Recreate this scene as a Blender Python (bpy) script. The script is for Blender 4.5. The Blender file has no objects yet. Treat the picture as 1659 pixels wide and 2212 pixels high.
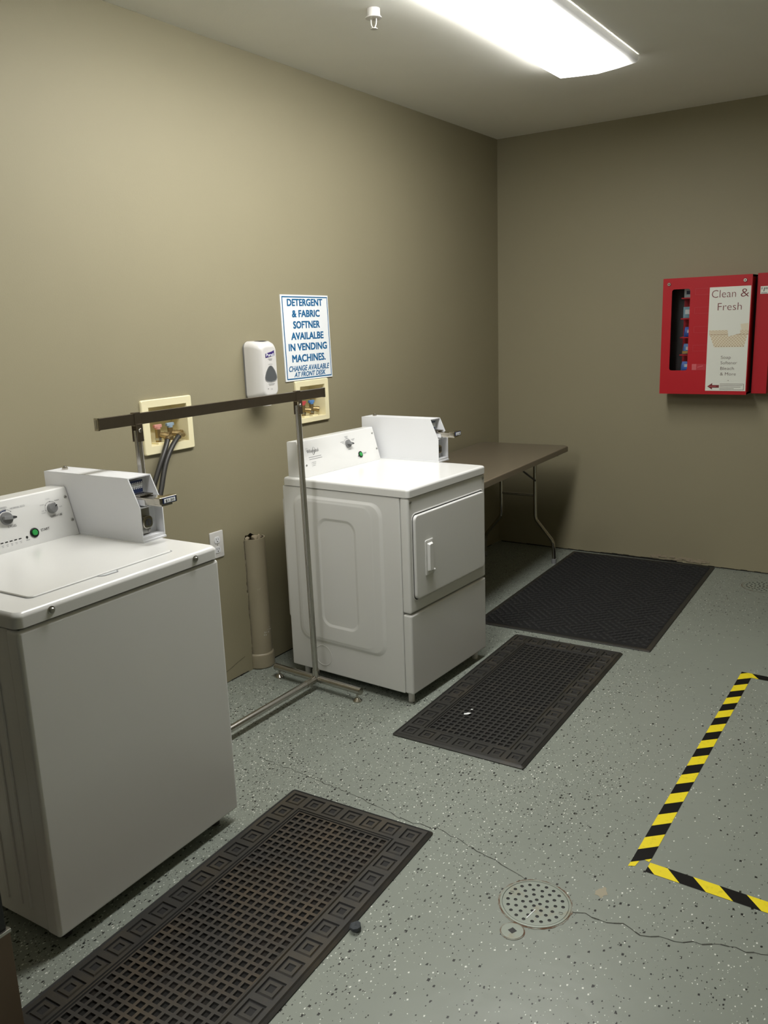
import bpy, bmesh, math, random
from mathutils import Matrix, Vector
random.seed(7)
S = bpy.context.scene
COL = S.collection
PI = math.pi

# ------------------------------------------------------------------ camera, world, exposure
CAM = (2.6955, -1.3385, 1.6273); YAW, PITCH, ROLL, FPX = -0.5942, 0.2220, -0.0365, 1811.88
XW, YB, H = 0.0, 4.1807, 2.8075            # left wall, back wall, ceiling
XR, YF = 4.4, -4.4                          # walls behind the viewer
cy_, sy_, cp_, sp_ = math.cos(YAW), math.sin(YAW), math.cos(PITCH), math.sin(PITCH)
fwd = Vector((sy_ * cp_, cy_ * cp_, -sp_)); rgt = Vector((cy_, -sy_, 0)); upv = rgt.cross(fwd)
r2 = rgt * math.cos(ROLL) + upv * math.sin(ROLL); u2 = -rgt * math.sin(ROLL) + upv * math.cos(ROLL)
cam = bpy.data.cameras.new('camera'); co = bpy.data.objects.new('camera', cam); COL.objects.link(co)
mw = Matrix((r2, u2, -fwd)).transposed().to_4x4(); mw.translation = Vector(CAM); co.matrix_world = mw
cam.sensor_fit = 'VERTICAL'; cam.sensor_height = 36.0; cam.lens = FPX / 2212 * 36.0
cam.clip_start = 0.02; cam.clip_end = 50
S.camera = co
W = bpy.data.worlds.new('world'); S.world = W; W.use_nodes = True
W.node_tree.nodes['Background'].inputs[0].default_value = (0.9, 0.85, 0.7, 1)
W.node_tree.nodes['Background'].inputs[1].default_value = 0.0
S.view_settings.view_transform = 'Standard'; S.view_settings.look = 'None'
S.view_settings.gamma = 1.0; S.view_settings.use_curve_mapping = False
S.view_settings.exposure = 0.15
LAMP = 26.5                                 # strength of the ceiling fixture's lens
S.cycles.use_denoising = True
S.cycles.max_bounces = 8; S.cycles.diffuse_bounces = 5
S.cycles.sample_clamp_indirect = 6

# ------------------------------------------------------------------ materials
def lin(h):
    h = h.lstrip('#'); o = []
    for i in (0, 2, 4):
        c = int(h[i:i + 2], 16) / 255
        o.append(c / 12.92 if c <= 0.04045 else ((c + 0.055) / 1.055) ** 2.4)
    return (*o, 1.0)
MATS = {}
def mat(name, col, rough=0.5, metal=0.0, spec=0.5, bump=0.0, bscale=200.0, var=0.0, vscale=6.0, coat=0.0, emit=0.0, dirt=None, dscale=9.0, dmin=0.5, dmax=0.75):
    if name in MATS: return MATS[name]
    m = bpy.data.materials.new(name); m.use_nodes = True; MATS[name] = m
    n, l = m.node_tree.nodes, m.node_tree.links; b = n['Principled BSDF']
    c = lin(col) if isinstance(col, str) else col
    b.inputs['Base Color'].default_value = c; b.inputs['Roughness'].default_value = rough
    b.inputs['Metallic'].default_value = metal; b.inputs['Specular IOR Level'].default_value = spec
    b.inputs['Coat Weight'].default_value = coat
    if emit:
        b.inputs['Emission Color'].default_value = c; b.inputs['Emission Strength'].default_value = emit
    tc = n.new('ShaderNodeTexCoord')
    last = None
    if var:
        t = n.new('ShaderNodeTexNoise'); t.inputs['Scale'].default_value = vscale; t.inputs['Detail'].default_value = 5
        l.new(tc.outputs['Object'], t.inputs['Vector'])
        mx = n.new('ShaderNodeMix'); mx.data_type = 'RGBA'
        mx.inputs[6].default_value = tuple(x * (1 - var) for x in c[:3]) + (1,)
        mx.inputs[7].default_value = tuple(min(1, x * (1 + var)) for x in c[:3]) + (1,)
        l.new(t.outputs['Fac'], mx.inputs[0]); last = mx.outputs[2]
    if dirt:
        t = n.new('ShaderNodeTexNoise'); t.inputs['Scale'].default_value = dscale; t.inputs['Detail'].default_value = 6; t.inputs['Roughness'].default_value = 0.65
        l.new(tc.outputs['Object'], t.inputs['Vector'])
        mr = n.new('ShaderNodeMapRange'); mr.inputs[1].default_value = dmin; mr.inputs[2].default_value = dmax
        l.new(t.outputs['Fac'], mr.inputs[0])
        mx = n.new('ShaderNodeMix'); mx.data_type = 'RGBA'; mx.inputs[6].default_value = c; mx.inputs[7].default_value = lin(dirt)
        if last: l.new(last, mx.inputs[6])
        l.new(mr.outputs[0], mx.inputs[0]); last = mx.outputs[2]
    if last: l.new(last, b.inputs['Base Color'])
    if bump:
        t = n.new('ShaderNodeTexNoise'); t.inputs['Scale'].default_value = bscale; t.inputs['Detail'].default_value = 3
        l.new(tc.outputs['Object'], t.inputs['Vector'])
        bp = n.new('ShaderNodeBump'); bp.inputs['Strength'].default_value = bump; bp.inputs['Distance'].default_value = 0.002
        l.new(t.outputs['Fac'], bp.inputs['Height']); l.new(bp.outputs[0], b.inputs['Normal'])
    return m
WALL = mat('wall_paint', '#8e876e', 0.62, bump=0.12, bscale=160, var=0.03, vscale=3)
CEIL = mat('ceiling_paint', '#efeee6', 0.8, bump=0.15, bscale=120, var=0.02)
WHITE = mat('white_enamel', '#dcdcda', 0.22, var=0.012, vscale=4, bump=0.02, bscale=300)
WHITEC = mat('white_coin_box', '#dcdde0', 0.38, bump=0.04, bscale=500)
WHITEIN = mat('coin_box_inside', '#c9cccf', 0.45)
PLASTIC = mat('white_plastic', '#d0cecb', 0.3)
GREY = mat('grey_plastic', '#7e7f80', 0.4)
DKGREY = mat('dark_grey_plastic', '#3a3b3d', 0.45)
BLACK = mat('black', '#0c0c0d', 0.5)
INK = mat('grey_ink', '#3c3d40', 0.6)
INKL = mat('pale_ink', '#8b8d90', 0.6)
GAP = mat('dark_gap', '#17150f', 0.9)
CHROME = mat('chrome', '#b9b4aa', 0.16, 1.0)
STEEL = mat('brushed_steel', '#bdbab4', 0.25, 1.0, var=0.1, vscale=30)
RAILM = mat('dull_steel_rail', '#877d70', 0.36, 1.0, var=0.08, vscale=25)
SCREW = mat('zinc_screw', '#aaa9a4', 0.3, 1.0)
BRASS = mat('brass', '#93805a', 0.42, 0.85, var=0.15, vscale=60)
CREAM = mat('cream_plastic', '#ece3bd', 0.4, var=0.02)
GREENB = mat('green_button', '#2f9a4a', 0.3)
RUBBER = mat('black_hose', '#2a2926', 0.45)
PAPER = mat('sign_white', '#e9ecee', 0.5)
BLUE = mat('sign_blue', '#0d5f92', 0.5)
RED = mat('red_enamel', '#ad1420', 0.5, spec=0.3, bump=0.03, bscale=400)
REDL = mat('red_label', '#b22c38', 0.4)
SALMON = mat('pale_red_sticker', '#c35a60', 0.4)
LABEL = mat('label_white', '#d9dbd2', 0.45)
MAROON = mat('maroon_ink', '#6e1f22', 0.5)
LABINK = mat('label_ink', '#54403c', 0.5)
TABLE = mat('table_laminate', '#6a6152', 0.32, var=0.05, vscale=20)
TEDGE = mat('table_edge', '#6e6454', 0.4)
YELLOW = mat('tape_yellow', '#e6d21c', 0.45, dirt='#b8a51c', dscale=60, dmin=0.55, dmax=0.85)
TBLACK = mat('tape_black', '#0b0908', 0.6, spec=0.2)
PIPE = mat('painted_pipe', '#99907a', 0.42, var=0.05, vscale=12, dirt='#b8ae98', dscale=14, dmin=0.68, dmax=0.74)
PLASTER = mat('plaster_debris', '#958a75', 0.9, bump=0.5, bscale=80)
MATR = mat('mat_rubber', '#24231f', 0.55, bump=0.15, bscale=400, dirt='#3d362a', dscale=5, dmin=0.5, dmax=0.8)
MATRN = mat('mat_rubber_dusty', '#262420', 0.5, bump=0.15, bscale=400, dirt='#3f3728', dscale=4, dmin=0.45, dmax=0.75)
MATG = mat('mat_groove', '#100f0d', 0.7)
MATRIB = mat('mat_ribs_far', '#1f1e1b', 0.65, dirt='#3a352c', dscale=8, dmin=0.55, dmax=0.85)
MATRIBN = mat('mat_ribs_dusty', '#2c2822', 0.65, dirt='#483b28', dscale=5, dmin=0.42, dmax=0.72)
MATPIT = mat('mat_pits', '#0f0e0b', 0.95, dirt='#241a10', dscale=6, dmin=0.5, dmax=0.75)
MATPITF = mat('mat_pits_far', '#131210', 0.95)
CARPET = mat('mat_carpet', '#0f0f0f', 0.95, bump=0.6, bscale=700, var=0.2, vscale=40)
CARPETL = mat('mat_carpet_ribs', '#242424', 0.95, bump=0.6, bscale=700, var=0.2, vscale=40)
DRAINM = mat('drain_cover', '#8a9187', 0.4, 0.15, dirt='#8a7a5c', dscale=14, dmin=0.55, dmax=0.8)
RUST = mat('rust_rim', '#5a3b22', 0.8, dirt='#8d8f85', dscale=18, dmin=0.42, dmax=0.58)
FLAKE = mat('paint_flake', '#c9cac4', 0.7)
STONE = mat('dark_stone', '#3b3f43', 0.8, bump=0.5, bscale=60)
CABM = mat('dark_brown_steel', '#6b5a4c', 0.4, 0.3, var=0.06)
CABB = mat('black_panel', '#090808', 0.35)
NAVY = mat('navy_label', '#1b2a52', 0.4)
PURPLE = mat('purple_logo', '#3b2a6e', 0.4)
TAN = mat('wicker_print', '#b8a080', 0.5)
WINDOWG = mat('smoked_window', '#55585a', 0.15)

def glass(name):
    m = bpy.data.materials.new(name); m.use_nodes = True
    b = m.node_tree.nodes['Principled BSDF']
    b.inputs['Base Color'].default_value = (0.9, 0.9, 0.9, 1); b.inputs['Roughness'].default_value = 0.03
    b.inputs['Transmission Weight'].default_value = 1.0; b.inputs['IOR'].default_value = 1.08
    return m
PANE = glass('clear_pane')

def floor_material():
    m = bpy.data.materials.new('flaked_floor'); m.use_nodes = True
    n, l = m.node_tree.nodes, m.node_tree.links; b = n['Principled BSDF']
    tc = n.new('ShaderNodeTexCoord')
    base = n.new('ShaderNodeTexNoise'); base.inputs['Scale'].default_value = 1.6; base.inputs['Detail'].default_value = 6
    l.new(tc.outputs['Object'], base.inputs['Vector'])
    mx = n.new('ShaderNodeMix'); mx.data_type = 'RGBA'
    mx.inputs[6].default_value = lin('#797f77'); mx.inputs[7].default_value = lin('#878d84')
    l.new(base.outputs['Fac'], mx.inputs[0]); cur = mx.outputs[2]
    dens = n.new('ShaderNodeTexNoise'); dens.inputs['Scale'].default_value = 1.3; dens.inputs['Detail'].default_value = 3
    l.new(tc.outputs['Object'], dens.inputs['Vector'])
    wob = n.new('ShaderNodeTexNoise'); wob.inputs['Scale'].default_value = 420
    l.new(tc.outputs['Object'], wob.inputs['Vector'])
    # more flakes beside the machines (small x), fewer out in the room
    sp = n.new('ShaderNodeSeparateXYZ'); l.new(tc.outputs['Object'], sp.inputs[0])
    mr = n.new('ShaderNodeMapRange'); mr.inputs[1].default_value = 0.6; mr.inputs[2].default_value = 1.9
    mr.inputs[3].default_value = 0.10; mr.inputs[4].default_value = -0.07
    l.new(sp.outputs['X'], mr.inputs[0])
    for k, (scale, size, prob, colr) in enumerate(((78, 0.20, 0.17, '#d4d6cf'), (70, 0.21, 0.15, '#1a1b19'), (150, 0.24, 0.12, '#c3c6be'), (140, 0.22, 0.13, '#2b2c29'))):
        mp = n.new('ShaderNodeMapping'); mp.inputs['Location'].default_value = (3.1 * k, 1.7 * k, 0); mp.inputs['Rotation'].default_value = (0, 0, 0.4 + k)
        mp.inputs['Scale'].default_value = (1.25, 0.85, 1)
        l.new(tc.outputs['Object'], mp.inputs['Vector'])
        v = n.new('ShaderNodeTexVoronoi'); v.voronoi_dimensions = '2D'; v.distance = ('MANHATTAN', 'CHEBYCHEV', 'MANHATTAN', 'CHEBYCHEV')[k]; v.inputs['Scale'].default_value = scale
        l.new(mp.outputs[0], v.inputs['Vector'])
        sc = n.new('ShaderNodeSeparateColor'); l.new(v.outputs['Color'], sc.inputs[0])
        a = n.new('ShaderNodeMath'); a.operation = 'MULTIPLY_ADD'; a.inputs[1].default_value = 0.35; a.inputs[2].default_value = prob - 0.175
        l.new(dens.outputs['Fac'], a.inputs[0])
        a2 = n.new('ShaderNodeMath'); a2.operation = 'ADD'; l.new(a.outputs[0], a2.inputs[0]); l.new(mr.outputs[0], a2.inputs[1])
        lt = n.new('ShaderNodeMath'); lt.operation = 'LESS_THAN'; l.new(sc.outputs[0], lt.inputs[0]); l.new(a2.outputs[0], lt.inputs[1])
        # flake radius varies from flake to flake, edge wobbled
        rr = n.new('ShaderNodeMath'); rr.operation = 'MULTIPLY'; rr.inputs[1].default_value = size * 1.5; l.new(sc.outputs[1], rr.inputs[0])
        r1 = n.new('ShaderNodeMath'); r1.operation = 'MULTIPLY_ADD'; r1.inputs[1].default_value = 0.28; r1.inputs[2].default_value = -0.14; l.new(wob.outputs['Fac'], r1.inputs[0])
        r3 = n.new('ShaderNodeMath'); r3.operation = 'ADD'; l.new(rr.outputs[0], r3.inputs[0]); l.new(r1.outputs[0], r3.inputs[1])
        ds = n.new('ShaderNodeMath'); ds.operation = 'LESS_THAN'; l.new(v.outputs['Distance'], ds.inputs[0]); l.new(r3.outputs[0], ds.inputs[1])
        an = n.new('ShaderNodeMath'); an.operation = 'MULTIPLY'; l.new(lt.outputs[0], an.inputs[0]); l.new(ds.outputs[0], an.inputs[1])
        m2 = n.new('ShaderNodeMix'); m2.data_type = 'RGBA'; m2.inputs[7].default_value = lin(colr)
        l.new(cur, m2.inputs[6]); l.new(an.outputs[0], m2.inputs[0]); cur = m2.outputs[2]
    l.new(cur, b.inputs['Base Color']); b.inputs['Roughness'].default_value = 0.36
    bn = n.new('ShaderNodeTexNoise'); bn.inputs['Scale'].default_value = 14; l.new(tc.outputs['Object'], bn.inputs['Vector'])
    bp = n.new('ShaderNodeBump'); bp.inputs['Strength'].default_value = 0.12; bp.inputs['Distance'].default_value = 0.01
    l.new(bn.outputs['Fac'], bp.inputs['Height']); l.new(bp.outputs[0], b.inputs['Normal'])
    return m
FLOORM = floor_material()

def lens_material(name='lamp_lens', k=1.0):
    """Acrylic lamp lens: the tubes sit towards one side, so it gives off less light at the other rim."""
    m = bpy.data.materials.new(name); m.use_nodes = True
    n, l = m.node_tree.nodes, m.node_tree.links; b = n['Principled BSDF']
    b.inputs['Base Color'].default_value = (0.8, 0.79, 0.7, 1); b.inputs['Roughness'].default_value = 0.4
    tc = n.new('ShaderNodeTexCoord'); sp = n.new('ShaderNodeSeparateXYZ'); l.new(tc.outputs['Object'], sp.inputs[0])
    mr = n.new('ShaderNodeMapRange'); mr.interpolation_type = 'SMOOTHSTEP'
    mr.inputs[1].default_value = 0.08; mr.inputs[2].default_value = 0.195; mr.inputs[3].default_value = LAMP * k; mr.inputs[4].default_value = 0.45
    ge = n.new('ShaderNodeNewGeometry'); gs = n.new('ShaderNodeSeparateXYZ'); l.new(ge.outputs['True Normal'], gs.inputs[0])
    l.new(sp.outputs['X'], mr.inputs[0])
    mc = n.new('ShaderNodeMapRange'); mc.interpolation_type = 'SMOOTHSTEP'
    mc.inputs[1].default_value = 1.04; mc.inputs[2].default_value = 1.21; mc.inputs[3].default_value = 1.0; mc.inputs[4].default_value = 0.35
    l.new(sp.outputs['Y'], mc.inputs[0])
    mu = n.new('ShaderNodeMath'); mu.operation = 'MULTIPLY'; l.new(mr.outputs[0], mu.inputs[0]); l.new(mc.outputs[0], mu.inputs[1])
    b.inputs['Emission Color'].default_value = (1.0, 0.99, 0.955, 1)
    # the pair of tubes at the far end is weaker
    my = n.new('ShaderNodeMapRange'); my.interpolation_type = 'SMOOTHSTEP'
    my.inputs[1].default_value = -0.35; my.inputs[2].default_value = 0.35; my.inputs[3].default_value = 1.13; my.inputs[4].default_value = 0.64
    l.new(sp.outputs['Y'], my.inputs[0])
    mz = n.new('ShaderNodeMath'); mz.operation = 'MULTIPLY'; l.new(mu.outputs[0], mz.inputs[0]); l.new(my.outputs[0], mz.inputs[1])
    # the prismatic rim throws most of the light downwards, little sideways
    md = n.new('ShaderNodeMapRange'); md.inputs[1].default_value = -0.9; md.inputs[2].default_value = -0.3; md.inputs[3].default_value = 1.0; md.inputs[4].default_value = 1.0
    l.new(gs.outputs['Z'], md.inputs[0])
    mq = n.new('ShaderNodeMath'); mq.operation = 'MULTIPLY'; l.new(mz.outputs[0], mq.inputs[0]); l.new(md.outputs[0], mq.inputs[1])
    l.new(mq.outputs[0], b.inputs['Emission Strength'])
    return m
LENS = lens_material(); LENS2 = lens_material('lamp_lens_back', 1.25)

# ------------------------------------------------------------------ mesh building
class MB:
    """Collects shapes with their materials; build() links them as one mesh object."""
    def __init__(s, M=None): s.v, s.f, s.k, s.mats, s.M = [], [], [], [], (M or Matrix.Identity(4))
    def slot(s, m):
        if m not in s.mats: s.mats.append(m)
        return s.mats.index(m)
    def raw(s, vs, fs, m, M=None):
        M = s.M @ M if M is not None else s.M; o = len(s.v); k = s.slot(m)
        s.v += [tuple(M @ Vector(p)) for p in vs]
        flip = M.determinant() < 0
        for f in fs:
            f = [o + i for i in f]; s.f.append(f[::-1] if flip else f); s.k.append(k)
        return s
    def bm(s, b, m, M=None):
        b.verts.index_update()
        s.raw([v.co[:] for v in b.verts], [[v.index for v in f.verts] for f in b.faces], m, M); b.free(); return s
    def box(s, x0, x1, y0, y1, z0, z1, m, bev=0.0, seg=2, M=None):
        b = bmesh.new(); bmesh.ops.create_cube(b, size=1)
        for v in b.verts: v.co = Vector((x0 + (v.co.x + .5) * (x1 - x0), y0 + (v.co.y + .5) * (y1 - y0), z0 + (v.co.z + .5) * (z1 - z0)))
        if bev: bmesh.ops.bevel(b, geom=list(b.edges), offset=bev, segments=seg, profile=0.5, affect='EDGES', clamp_overlap=True)
        return s.bm(b, m, M)
    def prism(s, poly, z0, z1, m, bev=0.0, seg=2, M=None):
        b = bmesh.new(); vs = [b.verts.new((p[0], p[1], z0)) for p in poly]; f = b.faces.new(vs)
        e = bmesh.ops.extrude_face_region(b, geom=[f])
        for v in e['geom']:
            if isinstance(v, bmesh.types.BMVert): v.co.z = z1
        bmesh.ops.recalc_face_normals(b, faces=b.faces)
        if bev: bmesh.ops.bevel(b, geom=[x for x in b.edges], offset=bev, segments=seg, profile=0.5, affect='EDGES', clamp_overlap=True)
        return s.bm(b, m, M)
    def loft(s, loops, m, cap0=False, cap1=False, M=None, closed=True):
        n = len(loops[0]); vs = [p for L in loops for p in L]; fs = []
        for i in range(len(loops) - 1):
            for j in range(n if closed else n - 1):
                a, b_ = i * n + j, i * n + (j + 1) % n; fs.append([a, b_, b_ + n, a + n])
        if cap0: fs.append(list(range(n))[::-1])
        if cap1: fs.append([(len(loops) - 1) * n + j for j in range(n)])
        return s.raw(vs, fs, m, M)
    def lathe(s, prof, m, n=24, M=None, cap=True):
        L = [[(r * math.cos(2 * PI * j / n), r * math.sin(2 * PI * j / n), z) for j in range(n)] for r, z in prof]
        return s.loft(L, m, cap, cap, M)
    def cyl(s, p0, p1, r, m, n=16, r1=None):
        p0, p1 = Vector(p0), Vector(p1); d = p1 - p0; q = d.to_track_quat('Z', 'Y').to_matrix().to_4x4(); q.translation = p0
        return s.lathe([(r, 0), (r if r1 is None else r1, d.length)], m, n, q)
    def tube(s, pts, r, m, n=12, M=None, smooth=0):
        P = [Vector(p) for p in pts]
        for _ in range(smooth):
            Q = [P[0]]
            for a, b_ in zip(P, P[1:]): Q += [a.lerp(b_, .25), a.lerp(b_, .75)]
            P = Q + [P[-1]]
        L = []; ref = None
        for i, p in enumerate(P):
            t = (P[min(i + 1, len(P) - 1)] - P[max(i - 1, 0)]).normalized()
            if ref is None: ref = t.orthogonal().normalized()
            ref = (ref - t * ref.dot(t)).normalized(); b_ = t.cross(ref)
            rr = r[i] if isinstance(r, (list, tuple)) else r
            L.append([tuple(p + ref * rr * math.cos(2 * PI * j / n) + b_ * rr * math.sin(2 * PI * j / n)) for j in range(n)])
        return s.loft(L, m, True, True, M)
    def quad(s, a, b, c, d, m, M=None): return s.raw([a, b, c, d], [[0, 1, 2, 3]], m, M)
    def text(s, txt, m, M, x=0, y=0, h=0.02, w=None, align='L', bold=0.0, shear=0.0, spacing=1.0, heavy=0.0):
        """x,y: left (or centre) of the baseline in the plane of M; h: height of capitals; w: whole width"""
        cu = bpy.data.curves.new('t', 'FONT'); cu.body = txt; cu.size = 1.0; cu.offset = bold; cu.shear = shear; cu.resolution_u = 3
        cu.space_character = spacing; cu.dimensions = '2D'; cu.fill_mode = 'FRONT'
        o = bpy.data.objects.new('t', cu); COL.objects.link(o)
        dg = bpy.context.evaluated_depsgraph_get(); me = o.evaluated_get(dg).to_mesh()
        vs = [v.co.copy() for v in me.vertices]; fs = [list(p.vertices) for p in me.polygons]
        o.evaluated_get(dg).to_mesh_clear(); bpy.data.objects.remove(o); bpy.data.curves.remove(cu)
        if not vs: return s
        x0 = min(v.x for v in vs); x1 = max(v.x for v in vs); sy = h / 0.729; sx = (w / (x1 - x0)) if w else sy
        ox = x - (x0 + x1) / 2 * sx if align == 'C' else x - x0 * sx
        for k, (dx, dy) in enumerate(((0, 0), (-1, -1), (1, -1), (-1, 1), (1, 1)) if heavy else ((0, 0),)):
            s.raw([(v.x * sx + ox + dx * heavy, v.y * sy + y + dy * heavy * .7, k * 2e-6) for v in vs], fs, m, M)
        return s
    def build(s, name, parent=None, sharp=34, label=None, wn=True):
        me = bpy.data.meshes.new(name); me.from_pydata(s.v, [], s.f); me.update()
        for m in s.mats: me.materials.append(m)
        me.polygons.foreach_set('material_index', s.k)
        me.polygons.foreach_set('use_smooth', [True] * len(s.f)); me.set_sharp_from_angle(angle=math.radians(sharp))
        me.validate(); o = bpy.data.objects.new(name, me); COL.objects.link(o)
        if wn: w_ = o.modifiers.new('weighted_normal', 'WEIGHTED_NORMAL'); w_.keep_sharp = True; w_.weight = 80
        if parent: o.parent = parent
        if label: o['label'] = label
        return o
def thing(name, label, cat, loc=(0, 0, 0), rz=0, group=None):
    o = bpy.data.objects.new(name, None); COL.objects.link(o); o.empty_display_size = 0.1
    o.location = loc; o.rotation_euler = (0, 0, rz); tag(o, label, cat, group); return o
def tag(o, label, cat, group=None):
    o['label'] = label; o['category'] = cat
    if group: o['group'] = group
    return o
def struct(o): o['kind'] = 'structure'; return o
def frame(org, X, Y):
    X, Y = Vector(X).normalized(), Vector(Y).normalized(); Z = X.cross(Y)
    m = Matrix((X, Y, Z)).transposed().to_4x4(); m.translation = Vector(org); return m
def rrect(x0, x1, y0, y1, r, n=5):
    out = []
    for cx, cy, a in ((x1 - r, y1 - r, 0), (x0 + r, y1 - r, PI / 2), (x0 + r, y0 + r, PI), (x1 - r, y0 + r, 1.5 * PI)):
        for i in range(n + 1):
            t = a + PI / 2 * i / n; out.append((cx + r * math.cos(t), cy + r * math.sin(t)))
    return out
def l3(loop, z): return [(p[0], p[1], z) for p in loop]
def fill_holes(outer, holes):
    """flat face with holes, in its own xy plane"""
    b = bmesh.new(); ed = []
    for lp in [outer] + holes:
        vs = [b.verts.new((p[0], p[1], 0)) for p in lp]
        ed += [b.edges.new((vs[i], vs[(i + 1) % len(vs)])) for i in range(len(vs))]
    bmesh.ops.triangle_fill(b, use_beauty=True, use_dissolve=False, edges=ed)
    for f in b.faces:
        f.normal_update()
        if f.normal.z < 0: f.normal_flip()
    return b
WALLF = frame((0, 0, 0), (0, 1, 0), (0, 0, 1))            # left wall: X -> +y, Y -> +z, Z -> +x
BACKF = frame((0, YB, 0), (1, 0, 0), (0, 0, 1))           # back wall: X -> +x, Y -> +z, Z -> -y

# ------------------------------------------------------------------ room shell
m = MB(); m.quad((XW - .15, YF - .15, 0), (XR + .15, YF - .15, 0), (XR + .15, YB + .15, 0), (XW - .15, YB + .15, 0), FLOORM)
m.quad((XW - .15, YF - .15, -.1), (XW - .15, YB + .15, -.1), (XR + .15, YB + .15, -.1), (XR + .15, YF - .15, -.1), FLOORM)
floor = struct(m.build('floor'))
m = MB(); m.box(XW - .15, XR + .15, YF - .15, YB + .15, H, H + .1, CEIL); struct(m.build('ceiling'))
hole1 = (0.953, 1.173, 1.159, 1.331); hole2 = (1.923, 2.134, 1.163, 1.336)
rh = random.Random(3)
pipe_hole = [(1.606, 0.0), (1.604, 0.2), (1.602, 0.45), (1.600, 0.640), (1.575, 0.648), (1.55, 0.652), (1.53, 0.664), (1.51, 0.676), (1.49, 0.668), (1.475, 0.672)]
pipe_hole += [(1.462 + rh.uniform(-.004, .004), 0.64 - i * 0.04) for i in range(16)] + [(1.462, 0.0)]
m = MB(WALLF)
outer = [(YF, 0), (1.462, 0)] + pipe_hole[::-1][1:] + [(YB, 0), (YB, H), (YF, H)]
def hrect(h): return [(h[0], h[2]), (h[1], h[2]), (h[1], h[3]), (h[0], h[3])]
m.bm(fill_holes(outer, [hrect(hole1), hrect(hole2)]), WALL)
for lp in (hrect(hole1), hrect(hole2)):
    for i in range(4):
        a, b = lp[i], lp[(i + 1) % 4]; m.quad((*a, 0), (*b, 0), (*b, -.13), (*a, -.13), WALL)
for a, b in zip(pipe_hole, pipe_hole[1:]): m.quad((*a, 0), (*b, 0), (*b, -.13), (*a, -.13), GAP)
m.quad((YF, 0, -.13), (YB, 0, -.13), (YB, H, -.13), (YF, H, -.13), GAP)
wall_left = struct(m.build('wall_left'))
m = MB(); m.box(XW - .14, XR + .15, YB, YB + .12, 0, H, WALL); wall_back = struct(m.build('wall_back'))
m = MB(); m.box(XR, XR + .12, YF, YB, 0, H, WALL); struct(m.build('wall_right'))
m = MB(); m.box(XW - .14, XR + .12, YF - .12, YF, 0, H, WALL); struct(m.build('wall_front'))
# worn foot of the walls: dark crack and flaked plaster
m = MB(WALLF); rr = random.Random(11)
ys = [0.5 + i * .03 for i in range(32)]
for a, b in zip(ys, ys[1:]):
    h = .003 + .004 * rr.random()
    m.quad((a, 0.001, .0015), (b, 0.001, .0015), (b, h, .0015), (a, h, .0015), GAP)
CRACKW = mat('wall_crack_shadow', '#4a4334', 0.9)
pts = [(1.19, .035), (1.24, .05), (1.30, .058), (1.36, .075), (1.41, .085)]
for (a, za), (b, zb) in zip(pts, pts[1:]): m.quad((a, za, .0015), (b, zb, .0015), (b, zb + .0018, .0015), (a, za + .0012, .0015), CRACKW)
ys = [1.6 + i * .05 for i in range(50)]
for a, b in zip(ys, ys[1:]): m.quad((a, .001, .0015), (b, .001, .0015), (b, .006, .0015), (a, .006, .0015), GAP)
m.build('wall_crack', wall_left)
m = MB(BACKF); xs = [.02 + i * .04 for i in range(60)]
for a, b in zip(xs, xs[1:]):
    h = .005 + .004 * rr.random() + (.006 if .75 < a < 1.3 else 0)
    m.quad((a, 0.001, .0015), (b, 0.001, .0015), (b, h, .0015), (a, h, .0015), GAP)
for i in range(26):
    a = 1.12 + rr.random() * .36; w_ = .02 + rr.random() * .03; z = .012 + rr.random() * .02
    m.box(a, a + w_, z, z + .006 + .008 * rr.random(), 0, .003 + .004 * rr.random(), PLASTER)
m.build('wall_crack', wall_back)
# cracks and stains in the floor paint
def crack(pts, w, seed, n=10):
    r = random.Random(seed); P = []
    for (x0, y0), (x1, y1) in zip(pts, pts[1:]):
        L = math.hypot(x1 - x0, y1 - y0); k = max(2, int(L / .018))
        for i in range(k):
            t = i / k; P.append((x0 + (x1 - x0) * t + r.uniform(-.006, .006), y0 + (y1 - y0) * t + r.uniform(-.006, .006)))
    P.append(pts[-1]); m = MB()
    for (a, b), (c, d) in zip(P, P[1:]):
        L = math.hypot(c - a, d - b) or 1; ww = w * r.uniform(.35, 1); nx, ny = -(d - b) / L * ww, (c - a) / L * ww
        m.quad((a - nx, b - ny, .0007), (c - nx, d - ny, .0007), (c + nx, d + ny, .0007), (a + nx, b + ny, .0007), CRACKM)
    return m
CRACKM = mat('crack_shadow', '#3f403a', 0.9)
crack([(.62, .83), (.85, .82), (1.06, .80), (1.17, .785), (1.33, .76), (1.45, .775), (1.58, .74), (1.70, .715), (1.745, .695), (1.790, .683)], .0016, 1).build('floor_crack', floor)
crack([(1.945, .62), (1.985, .635), (2.03, .63), (2.09, .645), (2.15, .635), (2.25, .665), (2.33, .70), (2.45, .725), (2.8, .80)], .0024, 2).build('floor_crack', floor)
STAIN = mat('rust_stain', '#97907c', 0.5)
m = MB()
m.raw([(1.997 + .016 * math.cos(t) * rr.uniform(.7, 1.3), .742 + .024 * math.sin(t) * rr.uniform(.7, 1.3), .0006) for t in [i * PI / 8 for i in range(16)]], [list(range(16))], STAIN)
m.build('floor_stain', floor)
RING = mat('ring_stain', '#6f7468', 0.5)
m = MB(); m.loft([[(.83 + r * math.cos(t), 1.326 + r * math.sin(t), .0006) for t in [i * PI / 12 for i in range(24)]] for r in (.019, .023)], RING); m.build('ring_stain', floor)

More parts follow.
